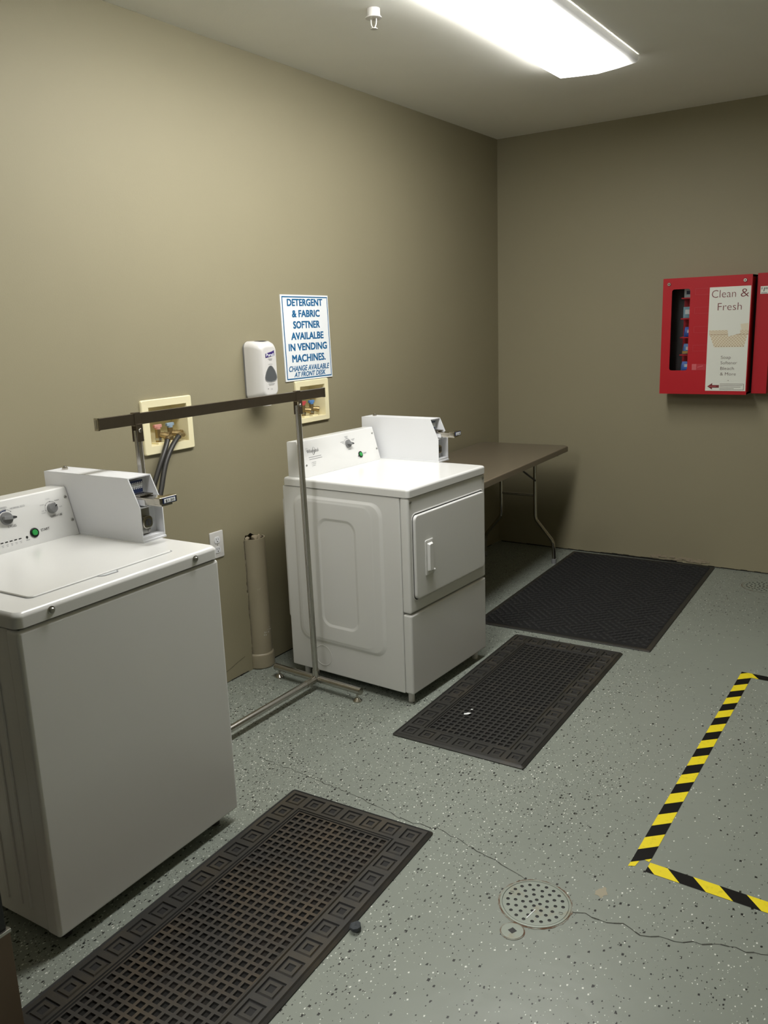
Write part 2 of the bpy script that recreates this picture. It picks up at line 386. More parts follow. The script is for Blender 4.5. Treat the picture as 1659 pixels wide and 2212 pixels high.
# ------------------------------------------------------------------ ceiling fixture
t = thing('ceiling_light', 'long lit fluorescent light with white wraparound lens mounted on the ceiling', 'ceiling light', (1.15, 1.70, H))
m = MB(); m.box(-.16, .16, -1.19, 1.19, -.012, -.0005, PLASTIC); m.build('housing', t)
prof = [(-.193, -.002), (-.195, -.030), (-.188, -.037), (-.10, -.044), (0.0, -.050), (.10, -.043), (.186, -.034), (.195, -.028), (.196, -.002)]
m = MB(); m.loft([[(x, -1.22, z) for x, z in prof], [(x, 1.22, z) for x, z in prof]], LENS, True, True, closed=False)
m.build('lens', t, sharp=20, wn=False)
lamp2 = t.copy(); COL.objects.link(lamp2); lamp2.location = (1.15, -2.25, H)
lamp2['label'] = 'second white fluorescent ceiling light farther back in the row, out of sight'
t['group'] = lamp2['group'] = 'row of fluorescent ceiling lights'
for ch in list(t.children):
    c = ch.copy(); COL.objects.link(c); c.parent = lamp2
    if c.name.startswith('lens'): c.data = c.data.copy(); c.data.materials[0] = LENS2

# ------------------------------------------------------------------ fire sprinkler
t = thing('fire_sprinkler', 'small white fire sprinkler head hanging from the ceiling beside the light', 'sprinkler', (.715, 1.645, H))
m = MB(); m.lathe([(.026, -.0005), (.026, -.028), (.024, -.030)], PLASTIC, 28); m.build('cup', t)
m = MB(); m.lathe([(.024, -.028), (.032, -.030), (.032, -.033), (.020, -.036)], PLASTIC, 28); m.build('flange', t)
m = MB()
for sx in (-1, 1): m.tube([(sx * .012, 0, -.034), (sx * .013, 0, -.045), (sx * .010, 0, -.058), (sx * .003, 0, -.068)], .0022, PLASTIC, 8, smooth=1)
m.cyl((0, 0, -.034), (0, 0, -.060), .002, CHROME, 8); m.build('frame', t)
m = MB()
m.lathe([(.014, -.069), (.014, -.071)], PLASTIC, 16)
m.build('deflector', t)

# ------------------------------------------------------------------ laundry machines
def console_frame(u0, z0): return frame((u0, 0, z0), (0, 1, 0), (-.045, 0, .155))   # X along the machine, Y up the slanted face
def screw(mb, M, x, y, r=.005):
    mb.lathe([(r, 0), (r, .0015), (r * .7, .003)], SCREW, 14, M @ Matrix.Translation((x, y, 0)))
    mb.box(x - r * .7, x + r * .7, y - r * .13, y + r * .13, .0025, .0034, DKGREY, M=M)
def dial(parent, F, x, y, r, ang, name='dial'):
    R = F @ Matrix.Translation((x, y, 0)) @ Matrix.Rotation(ang, 4, 'Z')
    m = MB(R); m.lathe([(r, 0), (r * .98, .006), (r * .93, .009)], GREY, 32)
    m.prism([(-r * .85, -r * .28), (r * .75, -r * .28), (r * 1.22, -r * .14), (r * 1.22, r * .14), (r * .75, r * .28), (-r * .85, r * .28)], .008, .021, GREY, bev=.0015)
    m.box(r * .55, r * 1.2, -r * .10, r * .10, .0208, .0215, BLACK)
    return m.build(name, parent)
def small_dial(parent, F, x, y, r, ang):
    R = F @ Matrix.Translation((x, y, 0)) @ Matrix.Rotation(ang, 4, 'Z')
    m = MB(R); m.lathe([(r, 0), (r * .97, .012), (r * .9, .015)], GREY, 32)
    m.box(-r * .8, r * .9, -r * .12, r * .12, .0145, .017, GREY, bev=.0006); m.box(r * .4, r * .9, -r * .1, r * .1, .0168, .0174, BLACK)
    return m.build('dial', parent)
def arc(mb, F, x, y, r, a0, a1, w, m_, n=24):
    vs = []; 
    for i in range(n + 1):
        a = a0 + (a1 - a0) * i / n
        vs += [(x + (r - w) * math.cos(a), y + (r - w) * math.sin(a), .0006), (x + (r + w) * math.cos(a), y + (r + w) * math.sin(a), .0006)]
    mb.raw(vs, [[2 * i, 2 * i + 1, 2 * i + 3, 2 * i + 2][::-1] for i in range(n)], m_, F)
def ink_line(mb, F, x0, x1, y, h, m_): mb.quad((x0, y, .0006), (x1, y, .0006), (x1, y + h, .0006), (x0, y + h, .0006), m_, F)
def dot(mb, F, x, y, r, m_): mb.raw([(x + r * math.cos(a), y + r * math.sin(a), .0007) for a in [i * PI / 6 for i in range(12)]], [list(range(12))], m_, F)
def button(parent, F, x, y):
    m = MB(F @ Matrix.Translation((x, y, 0)))
    m.lathe([(.0155, 0), (.0155, .003), (.0125, .004), (.0115, .0015)], BLACK, 28); m.lathe([(.0098, .001), (.0098, .0055), (.0085, .007)], GREENB, 24)
    m.build('start_button', parent)
def logo(mb, F, x, y, w):
    mb.text('Whirlpool', INK, F @ Matrix.Translation((0, 0, .0008)), x, y, .0175, w, bold=-.004)
    R = F @ Matrix.Translation((x + w * .60, y + .007, 0)) @ Matrix.Rotation(1.1, 4, 'Z'); vs = []; n = 30
    for i in range(n + 1):
        a = .5 + 5.3 * i / n; k = .0009
        vs += [((.019 + k) * math.cos(a), (.008 + k) * math.sin(a), .0007), ((.019 - k) * math.cos(a), (.008 - k) * math.sin(a), .0007)]
    mb.raw(vs, [[2 * i, 2 * i + 2, 2 * i + 3, 2 * i + 1] for i in range(n)], INK, R)
    ink_line(mb, F, x - .004, x + .012, y + .021, .0012, INKL)

def coin_box(parent, v0, v1, zt, price, dz=.0):
    """white steel coin box: side plates with a cut-back open front, the slide, its price tag, coin guide and lock"""
    b, f0, f1 = -.70, -.241, -.285; hb, ht = .113, .207
    poly = [(b, 0), (f0, 0), (f0, hb), (f1, ht), (b, ht)]
    SF = lambda v: frame((0, v, zt), (1, 0, 0), (0, 0, 1))     # side plate plane, Z -> -v
    m = MB(); th = .0035
    m.prism(poly, 0, th, WHITEC, M=SF(v0 + th)); m.prism(poly, 0, th, WHITEC, M=SF(v1))
    m.box(b, f1 + .001, v0 + .001, v1 - .001, zt + ht - th, zt + ht, WHITEC)
    m.box(b, b + th, v0 + .001, v1 - .001, zt, zt + ht, WHITEC)
    m.box(-.312, -.308, v0 + th, v1 - th, zt + .118, zt + ht - th, WHITEIN)       # upper recess back
    m.box(-.308, f0 - .004, v0 + th, v1 - th, zt + hb - .003, zt + hb + .001, WHITEC)  # shelf between the recesses
    m.box(-.282, -.278, v0 + th, v1 - th, zt, zt + hb, WHITEIN)                  # lower recess back
    m.box(-.278, f0 - .001, v0 + th, v1 - th, zt, zt + .016, WHITEC)              # sill
    m.box(b, f0 + .004, v0 - .001, v1 + .001, zt - .001, zt + .006, WHITEC, bev=.001)   # foot flange
    cb = m.build('coin_box', parent)
    vm = (v0 + v1) / 2; w = v1 - v0
    m = MB(); a, c = v0 + .012, v1 - .026
    m.box(-.308, -.235, a + .004, c - .004, zt + .118, zt + .140, WHITEC, bev=.002)
    m.box(-.300, -.185, a + .002, c - .002, zt + .139, zt + .146, CHROME, bev=.001)
    for i in range(9):
        y = a + .004 + (c - a - .008) * i / 8; m.cyl((-.296, y, zt + .1495), (-.250, y, zt + .1495), .0024, CHROME, 8)
    m.box(-.240, -.160, a + .006, c - .006, zt + .122, zt + .142, CHROME, bev=.002)
    m.box(-.186, -.158, a - .002, c + .014, zt + .128, zt + .151, CHROME, bev=.003, seg=3)
    m.build('coin_slide', cb, label='chrome coin slide sticking out')
    F = frame((-.1575, a, zt + .130), (0, 1, 0), (0, 0, 1)); L = c + .012 - a
    m = MB(); m.box(L * .14, L * .92, .0005, .0185, 0, .0015, NAVY, bev=.0005, M=F); m.box(L * .20, L * .86, .003, .0158, .001, .002, PAPER, M=F)
    m.text(price, BLACK, F @ Matrix.Translation((0, 0, .0024)), L * .53, .0052, .0082, L * .52, 'C', bold=.012)
    m.build('price_tag', cb)
    F = frame((-.2985, a - .005, zt + .152), (0, 1, 0), (.06, 0, 1)); L = c - a + .004
    m = MB(); m.box(0, L, 0, .042, 0, .001, NAVY, M=F)
    for i in range(8):
        x = L * (i + .6) / 8.2; m.raw([(x + .0032 * math.cos(q), .024 + .012 * math.sin(q), .0014) for q in [k * PI / 8 for k in range(16)]], [list(range(16))], PAPER, F)
        for k in range(3): m.box(x - .0014, x + .0014, .017 + k * .006, .0195 + k * .006, .0012, .0018, INKL, M=F)
    m.build('coin_guide', cb, label='navy coin guide with white ovals')
    m = MB(); m.box(-.279, -.274, v0 + .010, v1 - .030, zt + .018, zt + .102, SCREW, bev=.001)
    F = frame((-.2755, vm - .004, zt + .058), (0, 1, 0), (0, 0, 1))
    m.loft([l3(rrect(-.020, .020, -.020, .020, .014), 0), l3(rrect(-.020, .020, -.020, .020, .014), .016), l3(rrect(-.017, .017, -.017, .017, .012), .018)], CHROME, False, True, F)
    m.lathe([(.0115, .018), (.0115, .0195)], DKGREY, 20, F); m.box(-.0015, .0015, -.007, .007, .0195, .0205, CHROME, M=F)
    m.lathe([(.005, 0), (.005, .003)], SCREW, 12, F @ Matrix.Translation((.014, -.032, 0)))
    m.build('coin_box_lock', cb)
    m = MB(); m.lathe([(.010, 0), (.010, .006), (.006, .009), (.006, .013)], CHROME, 20, Matrix.Translation((b + .050, vm, zt + ht))); m.build('top_lock', cb)
    return cb

def console(parent, v0, v1, zt, ub, name='console'):
    u0, u1, hh = ub, ub - .046, .158
    poly = [(u0, 0), (u1, hh), (u1 - .004, hh + .003), (-.672, hh + .001), (-.676, hh - .003), (-.676, 0)]
    m = MB(); m.prism(poly, 0, v1 - v0, WHITE, bev=.0016, M=frame((0, v1, zt), (1, 0, 0), (0, 0, 1)))
    return m.build(name, parent)

ZB = .045
# ---- washer
WT = ZB + .919; WW = .7172
wm = thing('washing_machine', 'white top-loading coin washing machine with $1.50 on its coin slide', 'washing machine', (.8518, -.2335, 0), .0339)
m = MB(); m.box(-.690, -.020, .006, WW - .006, ZB, ZB + .872, WHITE, bev=.004)
for u in (-.12, -.16, -.22): m.box(u - .006, u + .006, .001, .008, ZB + .05, ZB + .82, WHITE, bev=.002)
m.build('cabinet', wm)
m = MB(); m.box(-.055, 0, 0, WW, ZB - .001, ZB + .873, WHITE, bev=.011, seg=4); m.build('front_panel', wm)
m = MB()
pl = rrect(-.700, .002, -.002, WW + .002, .022, 6); pi = rrect(-.690, -.008, .008, WW - .008, .018, 6)
m.loft([l3(rrect(-.69, -.01, .01, WW - .01, .02, 6), WT - .041), l3(pl, WT - .040), l3(pl, WT - .014), l3(rrect(-.6985, .0005, -.0005, WW + .0005, .022, 6), WT - .008), l3(rrect(-.694, -.004, .004, WW - .004, .021, 6), WT - .003), l3(pi, WT - .0005)], WHITE, True, False)
m.bm(fill_holes(pi, []), WHITE, Matrix.Translation((0, 0, WT - .0005)))
m.build('top_panel', wm)
m = MB(); m.box(-.685, -.012, .012, WW - .012, ZB + .868, WT - .036, GAP); m.build('gasket_gap', wm)
# lid: rounded slab with a rolled rim, a thin dark joint round it and a finger scoop at the front
lp = [(-.545, .098), (-.078, .098)]; lid_out = rrect(-.545, -.078, .098, .603, .016, 5)
m = MB(); m.loft([l3(rrect(-.548, -.0755, .0945, .6085, .018, 5), WT - .0003), l3(rrect(-.546, -.0765, .0965, .6045, .017, 5), WT + .0002)], INKL, False, False)
m.loft([l3(lid_out, WT - .003), l3(lid_out, WT + .002), l3(rrect(-.543, -.080, .100, .601, .015, 5), WT + .0042), l3(rrect(-.540, -.086, .106, .595, .012, 5), WT + .0046)], WHITE, False, True)
m.build('lid', wm)
m = MB(); sc = [(-.0765, .312), (-.060, .326), (-.058, .372), (-.0765, .386)]
m.prism(sc, WT - .0004, WT + .0006, INKL); m.prism([(-.076, .318), (-.064, .328), (-.062, .370), (-.076, .380)], WT, WT + .0009, WHITEIN); m.build('lid_scoop', wm)
for v in (.100, .615):
    m = MB(); F = frame((.002, v, WT - .019), (0, 1, 0), (0, 0, 1)); m.lathe([(.011, 0), (.011, .0012), (.0075, .002), (.0075, .005), (.005, .0075)], SCREW, 20, F); m.build('bolt', wm)
for u, v in ((-.06, .06), (-.06, WW - .06), (-.64, .06), (-.64, WW - .06)):
    m = MB(); m.lathe([(.018, 0), (.018, .012), (.010, .014), (.010, ZB + .002)], DKGREY, 16, Matrix.Translation((u, v, 0))); m.build('foot', wm)
wc = console(wm, .014, .632, WT, -.547); F = console_frame(-.547, WT)
s_ = lambda z: (z - .919) / .155 * .1614
dial(wc, F, .389, s_(1.022), .0205, -.12); small_dial(wc, F, .556, s_(1.021), .0165, .55); button(wc, F, .469, s_(.960))
for v, z in ((.620, 1.047), (.621, .970), (.03, 1.047), (.03, .970)): m = MB(); screw(m, F, v, s_(z), .0055); m.build('screw', wc)
m = MB(); T = F @ Matrix.Translation((0, 0, .0008))
m.text('NORMAL ECO', INKL, T, .412, s_(1.046), .0062, .052); m.text('MIXED', INKL, T, .378, s_(1.053), .0062, .024)
m.build('cycle_lettering', wc); m = MB(); m.text('CYCLES', INK, T, .386, s_(.993), .0072, .030); m.build('cycle_lettering', wc); m = MB(); m.text('TEMPERATURE', INK, T, .542, s_(.9925), .0068, .047); m.build('temperature_lettering', wc); m = MB(); m.text('START', INK, T, .494, s_(.958), .0088, .033); m.build('start_lettering', wc); m = MB()
arc(m, F, .556, s_(1.021), .0235, -.1, 3.3, .0004, INK); arc(m, F, .389, s_(1.022), .029, .7, 2.6, .0004, INK); arc(m, F, .389, s_(1.022), .0255, 1.3, 2.5, .0016, NAVY)
for a in (-.1, .7, 1.55, 2.5, 3.3): dot(m, F, .556 + .0235 * math.cos(a), s_(1.021) + .0235 * math.sin(a), .0015, INK)
for a in (.7, 1.35, 2.0): dot(m, F, .389 + .029 * math.cos(a), s_(1.022) + .029 * math.sin(a), .0014, INK)
m.text('HOT', INKL, T, .586, s_(1.018), .0042); m.text('WARM', INK, T, .575, s_(1.0405), .0042); m.text('COOL', INKL, T, .544, s_(1.0505), .0042); m.text('COLD', INKL, T, .517, s_(1.036), .0042); m.text('COLD', INKL, T, .515, s_(1.010), .0042); m.text('TAP', INKL, T, .517, s_(1.0165), .0042)
m.build('dial_scale', wc)
for i in range(7):
    m = MB(); v = .318 + .016 * i; m.raw([(v + p[0], s_(.953) + p[1], .0008) for p in rrect(-.0052, .0052, -.0016, .0016, .0014, 3)], [list(range(16))], BLACK, F)
    ink_line(m, F, v - .004, v + .004, s_(.944), .0012, INKL); ink_line(m, F, v - .003, v + .003, s_(.940), .001, INKL); m.build('indicator_light', wc)
m = MB(); dot(m, F, .439, s_(.952), .0042, BLACK); ink_line(m, F, .433, .447, s_(.942), .0014, INKL); ink_line(m, F, .436, .441, s_(.946), .0011, INKL); m.build('indicator_light', wc)
m = MB(); logo(m, F, .07, s_(1.02), .085); ink_line(m, F, .072, .165, s_(.997), .0016, INKL)
m.build('maker_logo', wc)
coin_box(wm, .634, .731, WT, '$1.50')

# ---- dryer
DT = ZB + .9117; DW = .6433; DD = .697
dm = thing('clothes_dryer', 'white front-loading coin dryer with embossed side standing beside the steel rack', 'clothes dryer', (.8917, 1.5088, 0), -.0391)
m = MB()
m.box(-DD, -.0445, 0, DW, ZB, ZB + .872, WHITE, bev=.006, seg=3)
SF = frame((0, 0, ZB), (1, 0, 0), (0, 0, 1))       # side face, Z -> -v (towards the viewer)
em = lambda a, b, c, d, r, h: l3(rrect(a, b, c, d, r, 8), h)
m.loft([em(-.636, -.132, .144, .840, .060, .0002), em(-.632, -.137, .148, .836, .058, .0008), em(-.624, -.147, .156, .828, .054, .0044), em(-.620, -.153, .160, .824, .052, .0050), em(-.616, -.182, .164, .820, .050, .0050), em(-.611, -.190, .168, .815, .048, .0062), em(-.606, -.196, .173, .810, .046, .0066),
        em(-.494, -.274, .232, .747, .054, .0066), em(-.490, -.278, .236, .743, .052, .0062), em(-.482, -.287, .244, .735, .046, .0034), em(-.478, -.291, .248, .731, .043, .0030)], WHITE, False, True, SF)
m.loft([[(-.502 + r * math.cos(a), .082 + r * math.sin(a), h) for a in [i * PI / 16 for i in range(32)]] for r, h in ((.0515, .0002), (.0500, .0012), (.0480, .0012), (.0465, .0002))], WHITE, False, False, SF)
m.build('cabinet', dm)
m = MB(); m.prism([(-.72, .24), (-.72, .80), (-DD, .83), (-DD, .20)], -DW + .05, -.02, WHITE, bev=.004, M=frame((0, 0, ZB), (1, 0, 0), (0, 0, 1))); m.build('rear_cover', dm)
m = MB(); m.box(-.0435, 0, -.001, DW + .001, ZB + .371, ZB + .873, WHITE, bev=.010, seg=4)
FF = frame((0, 0, ZB), (0, 1, 0), (0, 0, 1))       # front face, Z -> +u
m.loft([l3(rrect(.019, .629, .418, .806, .030, 7), .0002), l3(rrect(.022, .626, .421, .803, .028, 7), .0016), l3(rrect(.026, .622, .425, .799, .026, 7), .0004)], WHITE, False, False, FF)
m.build('front_panel', dm)
m = MB()
m.loft([l3(rrect(.024, .624, .4235, .8005, .027, 7), .0004), l3(rrect(.0275, .6205, .427, .797, .025, 7), .0006)], GAP, False, True, FF)
m.loft([l3(rrect(.030, .618, .4295, .7945, .022, 7), .0006), l3(rrect(.030, .618, .4295, .7945, .022, 7), .010), l3(rrect(.033, .615, .4325, .7915, .019, 7), .0125), l3(rrect(.040, .608, .4395, .7845, .014, 7), .013)], WHITE, False, True, FF)
door = m.build('door', dm)
m = MB(FF @ Matrix.Translation((0, 0, .013)))
m.loft([l3(rrect(.100, .162, .518, .674, .006, 3), 0), l3(rrect(.100, .162, .518, .674, .006, 3), .003), l3(rrect(.104, .158, .523, .669, .005, 3), .0045)], WHITE, False, True)
m.loft([l3(rrect(.111, .150, .536, .660, .004, 3), .0045), l3(rrect(.113, .140, .540, .656, .004, 3), .017)], WHITE, False, True)
m.box(.138, .152, .545, .640, .0046, .0056, INKL); m.box(.140, .158, .530, .541, .004, .016, WHITE, bev=.003)
m.build('door_handle', door)
for z in (.735, .480):
    m = MB(FF); m.box(.6185, .6275, z - .030, z + .030, .0008, .0035, SCREW, bev=.001); m.cyl((.6205, z - .030, .004), (.6205, z + .030, .004), .0028, SCREW, 10); m.build('hinge', door)
m = MB(); m.box(-.0435, .001, -.001, DW + .001, ZB + .002, ZB + .366, WHITE, bev=.010, seg=4); m.build('lower_panel', dm)
m = MB(); pl = rrect(-.690, .004, -.003, DW + .003, .016, 5)
m.loft([l3(rrect(-.68, -.006, .008, DW - .008, .014, 5), ZB + .8735), l3(pl, ZB + .8755), l3(pl, DT - .011), l3(rrect(-.6885, .0025, -.0015, DW + .0015, .016, 5), DT - .005), l3(rrect(-.685, -.001, .002, DW - .002, .015, 5), DT - .0015), l3(rrect(-.680, -.006, .007, DW - .007, .013, 5), DT)], WHITE, True, False)
m.bm(fill_holes(rrect(-.680, -.006, .007, DW - .007, .013, 5), []), WHITE, Matrix.Translation((0, 0, DT)))
m.build('top_panel', dm)
for v in (.014, .622):
    m = MB(); F2 = frame((0, v, ZB + .855), (0, 1, 0), (0, 0, 1)); m.lathe([(.0075, 0), (.0075, .002), (.005, .0045)], SCREW, 16, F2); m.box(-.005, .005, -.0008, .0008, .0040, .0050, DKGREY, M=F2); m.build('screw', dm)
for u, v in ((-.035, .035), (-.035, DW - .05), (-.640, .040), (-.640, DW - .05)):
    m = MB(); m.lathe([(.014, 0), (.014, ZB + .004)], PLASTIC, 16, Matrix.Translation((u, v, 0))); m.build('foot', dm)
dc = console(dm, .024, .596, DT, -.569); F = console_frame(-.569, DT)
s_ = lambda z: (z - .912) / .155 * .1614
dial(dc, F, .374, s_(1.018), .0195, -.25); button(dc, F, .447, s_(.957))
for v, z in ((.580, 1.044), (.585, .967), (.045, 1.044), (.048, .964)): m = MB(); screw(m, F, v, s_(z), .005); m.build('screw', dc)
m = MB(); T = F @ Matrix.Translation((0, 0, .0008))
logo(m, F, .072, s_(1.014), .082); m.build('maker_logo', dc); m = MB()
ink_line(m, F, .076, .164, s_(.9935), .0022, INKL); ink_line(m, F, .076, .167, s_(.9845), .0020, INKL)
for i in range(3): ink_line(m, F, .090, .118 - .004 * i, s_(.970 - .007 * i), .0017, INKL)
ink_line(m, F, .0855, .0862, s_(.952), .022, INKL)
m.build('instructions', dc); m = MB(); arc(m, F, .374, s_(1.018), .026, -.2, 3.2, .0005, INK)
for x, z, w in ((.361, 1.052, .026), (.364, 1.0475, .020), (.405, 1.0345, .028), (.412, 1.029, .016), (.322, 1.031, .026), (.332, 1.0255, .014), (.366, .990, .018)): ink_line(m, F, x, x + w, s_(z), .0015, INKL)
m.build('dial_scale', dc); m = MB(); m.text('START', INK, T, .469, s_(.9555), .0072, .027); m.build('start_lettering', dc); m = MB()
dot(m, F, .428, s_(.951), .0034, DKGREY); ink_line(m, F, .424, .434, s_(.942), .0013, INKL)
m.build('indicator_light', dc)
coin_box(dm, .622, .712, DT, '$1.00')

# ------------------------------------------------------------------ rolling-style garment rack
RX, RY0, RY1 = .412, .568, 1.438
t = thing('garment_rack', 'tall steel garment rack standing between the washing machine and the dryer', 'garment rack', (RX, (RY0 + RY1) / 2, 0))
t_inv = Matrix.Translation((-RX, -(RY0 + RY1) / 2, 0))
m = MB(t_inv); m.box(RX - .008, RX + .008, .402, 1.596, 1.319, 1.357, RAILM, bev=.0012); rail = m.build('rail', t)
for y0, y1 in ((.396, .404), (1.594, 1.602)):
    m = MB(t_inv); m.box(RX - .010, RX + .010, y0, y1, 1.317, 1.359, CHROME, bev=.002); m.box(RX - .005, RX + .005, y0 - .001, y1 + .001, 1.323, 1.353, SCREW); m.build('end_cap', rail)
for y in (RY0 + .012, RY1):
    m = MB(t_inv); L = []; n = 28
    for z in (.062, 1.30):
        L.append([(RX + (.0130 - .0016 * (j % 7 == 0)) * math.cos(2 * PI * j / n), y - .020 * z / 1.3 + (.0130 - .0016 * (j % 7 == 0)) * math.sin(2 * PI * j / n), z) for j in range(n)])
    m.loft(L, STEEL, True, True); m.build('post', t, sharp=20)
    m = MB(t_inv)
    y -= .021
    m.box(RX - .0105, RX + .0105, y - .0130, y + .0130, 1.315, 1.361, RAILM, bev=.0015)
    for sx in (-1, 1):
        m.prism([(-.0135, 0), (.0135, 0), (.0125, .060), (-.0125, .060)], 0, .003, RAILM, bev=.001, M=t_inv.inverted() @ t_inv @ frame((RX + sx * .0125 + .0015, y, 1.262), (0, 1, 0), (0, 0, 1)))
    m.lathe([(.0085, 0), (.0085, .002), (.006, .006)], SCREW, 14, frame((RX + .0140, y + .001, 1.300), (0, 1, 0), (0, 0, 1)))
    m.build('bracket', t); y += .021
    m = MB(t_inv); m.tube([(RX - .255, y + .018, .050), (RX + .255, y - .012, .050)], .0155, STEEL, 20); m.lathe([(.0165, 0), (.0165, .045)], STEEL, 18, Matrix.Translation((RX, y, .050)))
    fb = m.build('foot_bar', t)
    for sx in (-1, 1):
        m = MB(t_inv); m.cyl((RX + sx * .254, y + .018 - (sx + 1) * .015, .050), (RX + sx * .259, y + .018 - (sx + 1) * .015, .050), .0165, CHROME, 20)
        m.build('end_cap', fb)
        m = MB(t_inv); m.lathe([(.020, 0), (.020, .004), (.010, .015), (.005, .018), (.005, .036)], CHROME, 20, Matrix.Translation((RX + sx * .238, y + .018 - (sx + 1) * .015, 0))); m.build('glide', fb)
m = MB(t_inv); m.tube([(RX, RY0, .050), (RX, RY1, .050)], .0150, STEEL, 20); m.lathe([(.017, 0), (.017, .06)], CHROME, 20, frame((RX, RY1 - .075, .05), (0, 0, 1), (1, 0, 0))); m.build('base_bar', t)

# ------------------------------------------------------------------ washing machine outlet boxes in the wall
def outlet_box(label, o, i, reds, blues, group=None):
    t = thing('outlet_box', label, 'outlet box', (0, (o[0] + o[1]) / 2, o[2]))
    inv = Matrix.Translation((0, -(o[0] + o[1]) / 2, -o[2])) @ WALLF
    m = MB(inv); ro = rrect(o[0], o[1], o[2], o[3], .008, 3); ro2 = rrect(o[0] + .003, o[1] - .003, o[2] + .003, o[3] - .003, .006, 3); ri = rrect(i[0], i[1], i[2], i[3], .0015, 3)
    m.loft([l3(ro, .0005), l3(ro, .009), l3(ro2, .012), l3(ri, .011), l3(ri, -.088)], CREAM, False, True)
    m.build('frame', t)
    yc = (i[0] + i[1]) / 2
    for k, (yy, colr, nm) in enumerate(((yc - .019, reds, 'pink'), (yc + .049, blues, 'blue'))):
        m = MB(inv); zb = i[2]
        m.box(yy - .022, yy + .022, zb, zb + .006, -.066, -.018, CREAM, bev=.001)
        m.build('valve_base', t)
        m = MB(inv @ Matrix.Translation((yy, zb, -.042)))
        m.cyl((0, 0.006, 0), (0, .060, 0), .0115, BRASS, 16); m.cyl((0, .014, 0), (0, .024, 0), .0135, SCREW, 6)
        m.cyl((.006, .036, 0), (.020, .033, .020), .0125, BRASS, 16); m.cyl((.016, .034, .016), (.026, .031, .030), .0145, BRASS, 18); m.cyl((.026, .031, .030), (.0262, .0309, .0303), .010, GAP, 16)
        va = m.build('valve', t)
        m = MB(inv @ Matrix.Translation((yy, zb, -.042))); m.lathe([(.012, 0), (.012, .010)], colr, 16, frame((0, .060, 0), (0, 0, 1), (1, 0, 0))); m.box(-.020, .020, .066, .080, -.007, .007, colr, bev=.003)
        m.build('valve_handle', va)
    return t
PINK = mat('pink_handle', '#c98f84', 0.5); LBLUE = mat('pale_blue_handle', '#8fa3b4', 0.5); HRED = mat('red_handle', '#b5464a', 0.45); HBLUE = mat('blue_handle', '#4f7db5', 0.45)
ob1 = outlet_box('cream outlet box above the washing machine with two black hoses attached', (.925, 1.197, 1.132, 1.356), (.960, 1.167, 1.166, 1.325), PINK, LBLUE)
ob2 = outlet_box('cream outlet box under the printed sign with empty brass valves', (1.895, 2.161, 1.145, 1.3585), (1.929, 2.128, 1.170, 1.330), HRED, HBLUE)
def hose(label, p0, pts):
    t = thing('washer_hose', label, 'hose', pts[0])
    inv = Matrix.Translation(-Vector(pts[0])); m = MB(inv)
    m.tube(pts, .0105, RUBBER, 14, smooth=2); m.build('tube', t)
    m = MB(inv); a = Vector(pts[0]); m.tube([p0, (p0[0] + .012, p0[1] + .006, p0[2] - .006), a, a + (Vector(pts[1]) - a) * .25], [.011, .011, .0098, .0125], BRASS, 14)
    m.cyl(p0, (p0[0] + .010, p0[1] + .005, p0[2] - .002), .0165, BRASS, 16); m.build('coupling', t)
yc1 = (.960 + 1.167) / 2
hose('black rubber hose screwed onto the pink-handled valve', (-.014, yc1 + .007, 1.198), [(.014, 1.045, 1.190), (.030, 1.020, 1.165), (.045, .986, 1.130), (.052, .954, 1.087), (.06, .90, 1.00), (.07, .80, .82), (.08, .66, .60), (.10, .42, .55), (.12, .30, .62)])
hose('black rubber hose screwed onto the pale blue valve', (-.014, yc1 + .075, 1.198), [(.014, 1.112, 1.196), (.032, 1.066, 1.176), (.050, 1.018, 1.142), (.062, .972, 1.087), (.09, .91, .97), (.10, .82, .80), (.09, .69, .56), (.11, .44, .49), (.13, .33, .58)])

# ------------------------------------------------------------------ paper sign
t = thing('wall_sign', 'white sign with blue lettering about detergent and fabric softner on the wall', 'sign', (.0008, 2.02, 1.3625))
inv = Matrix.Translation((-.0008, -2.02, -1.3625)) @ WALLF @ Matrix.Translation((0, 0, .0008))
sp = [(1.833, 1.3615), (2.209, 1.3615), (2.199, 1.772), (1.826, 1.776)]
m = MB(inv); m.prism(sp, 0, .004, PAPER); m.build('board', t)
m = MB(inv); SG = Matrix.Translation((0, 0, .0046)); b0, b1 = [(1.843, 1.369), (2.202, 1.369), (2.193, 1.7645), (1.835, 1.768)], [(1.849, 1.3745), (2.197, 1.3745), (2.1885, 1.7595), (1.841, 1.7625)]
for i in range(4):
    j = (i + 1) % 4; m.quad((*b0[i], 0), (*b0[j], 0), (*b1[j], 0), (*b1[i], 0), BLUE, SG)
m.build('border', t)
m = MB(inv); rows = [('DETERGENT', 1.873, 2.152, 1.7225, .034), ('& FABRIC', 1.906, 2.126, 1.6690, .034), ('SOFTNER', 1.911, 2.123, 1.6150, .035), ('AVAILALBE', 1.891, 2.149, 1.5610, .035), ('IN VENDING', 1.867, 2.173, 1.5080, .035), ('MACHINES.', 1.889, 2.157, 1.4525, .036)]
for tx, a, b, z, h in rows: m.text(tx, BLUE, inv.inverted() @ inv @ SG, (a + b) / 2, z, h, b - a - .004, 'C', heavy=.0017)
m.text('CHANGE AVAILABLE', BLUE, SG, (1.861 + 2.184) / 2, 1.4080, .027, 2.184 - 1.861, 'C', heavy=.0009, shear=.25)
m.text('AT FRONT DESK', BLUE, SG, (1.899 + 2.150) / 2, 1.3795, .024, .251, 'C', heavy=.0009, shear=.25)
m.build('lettering', t)

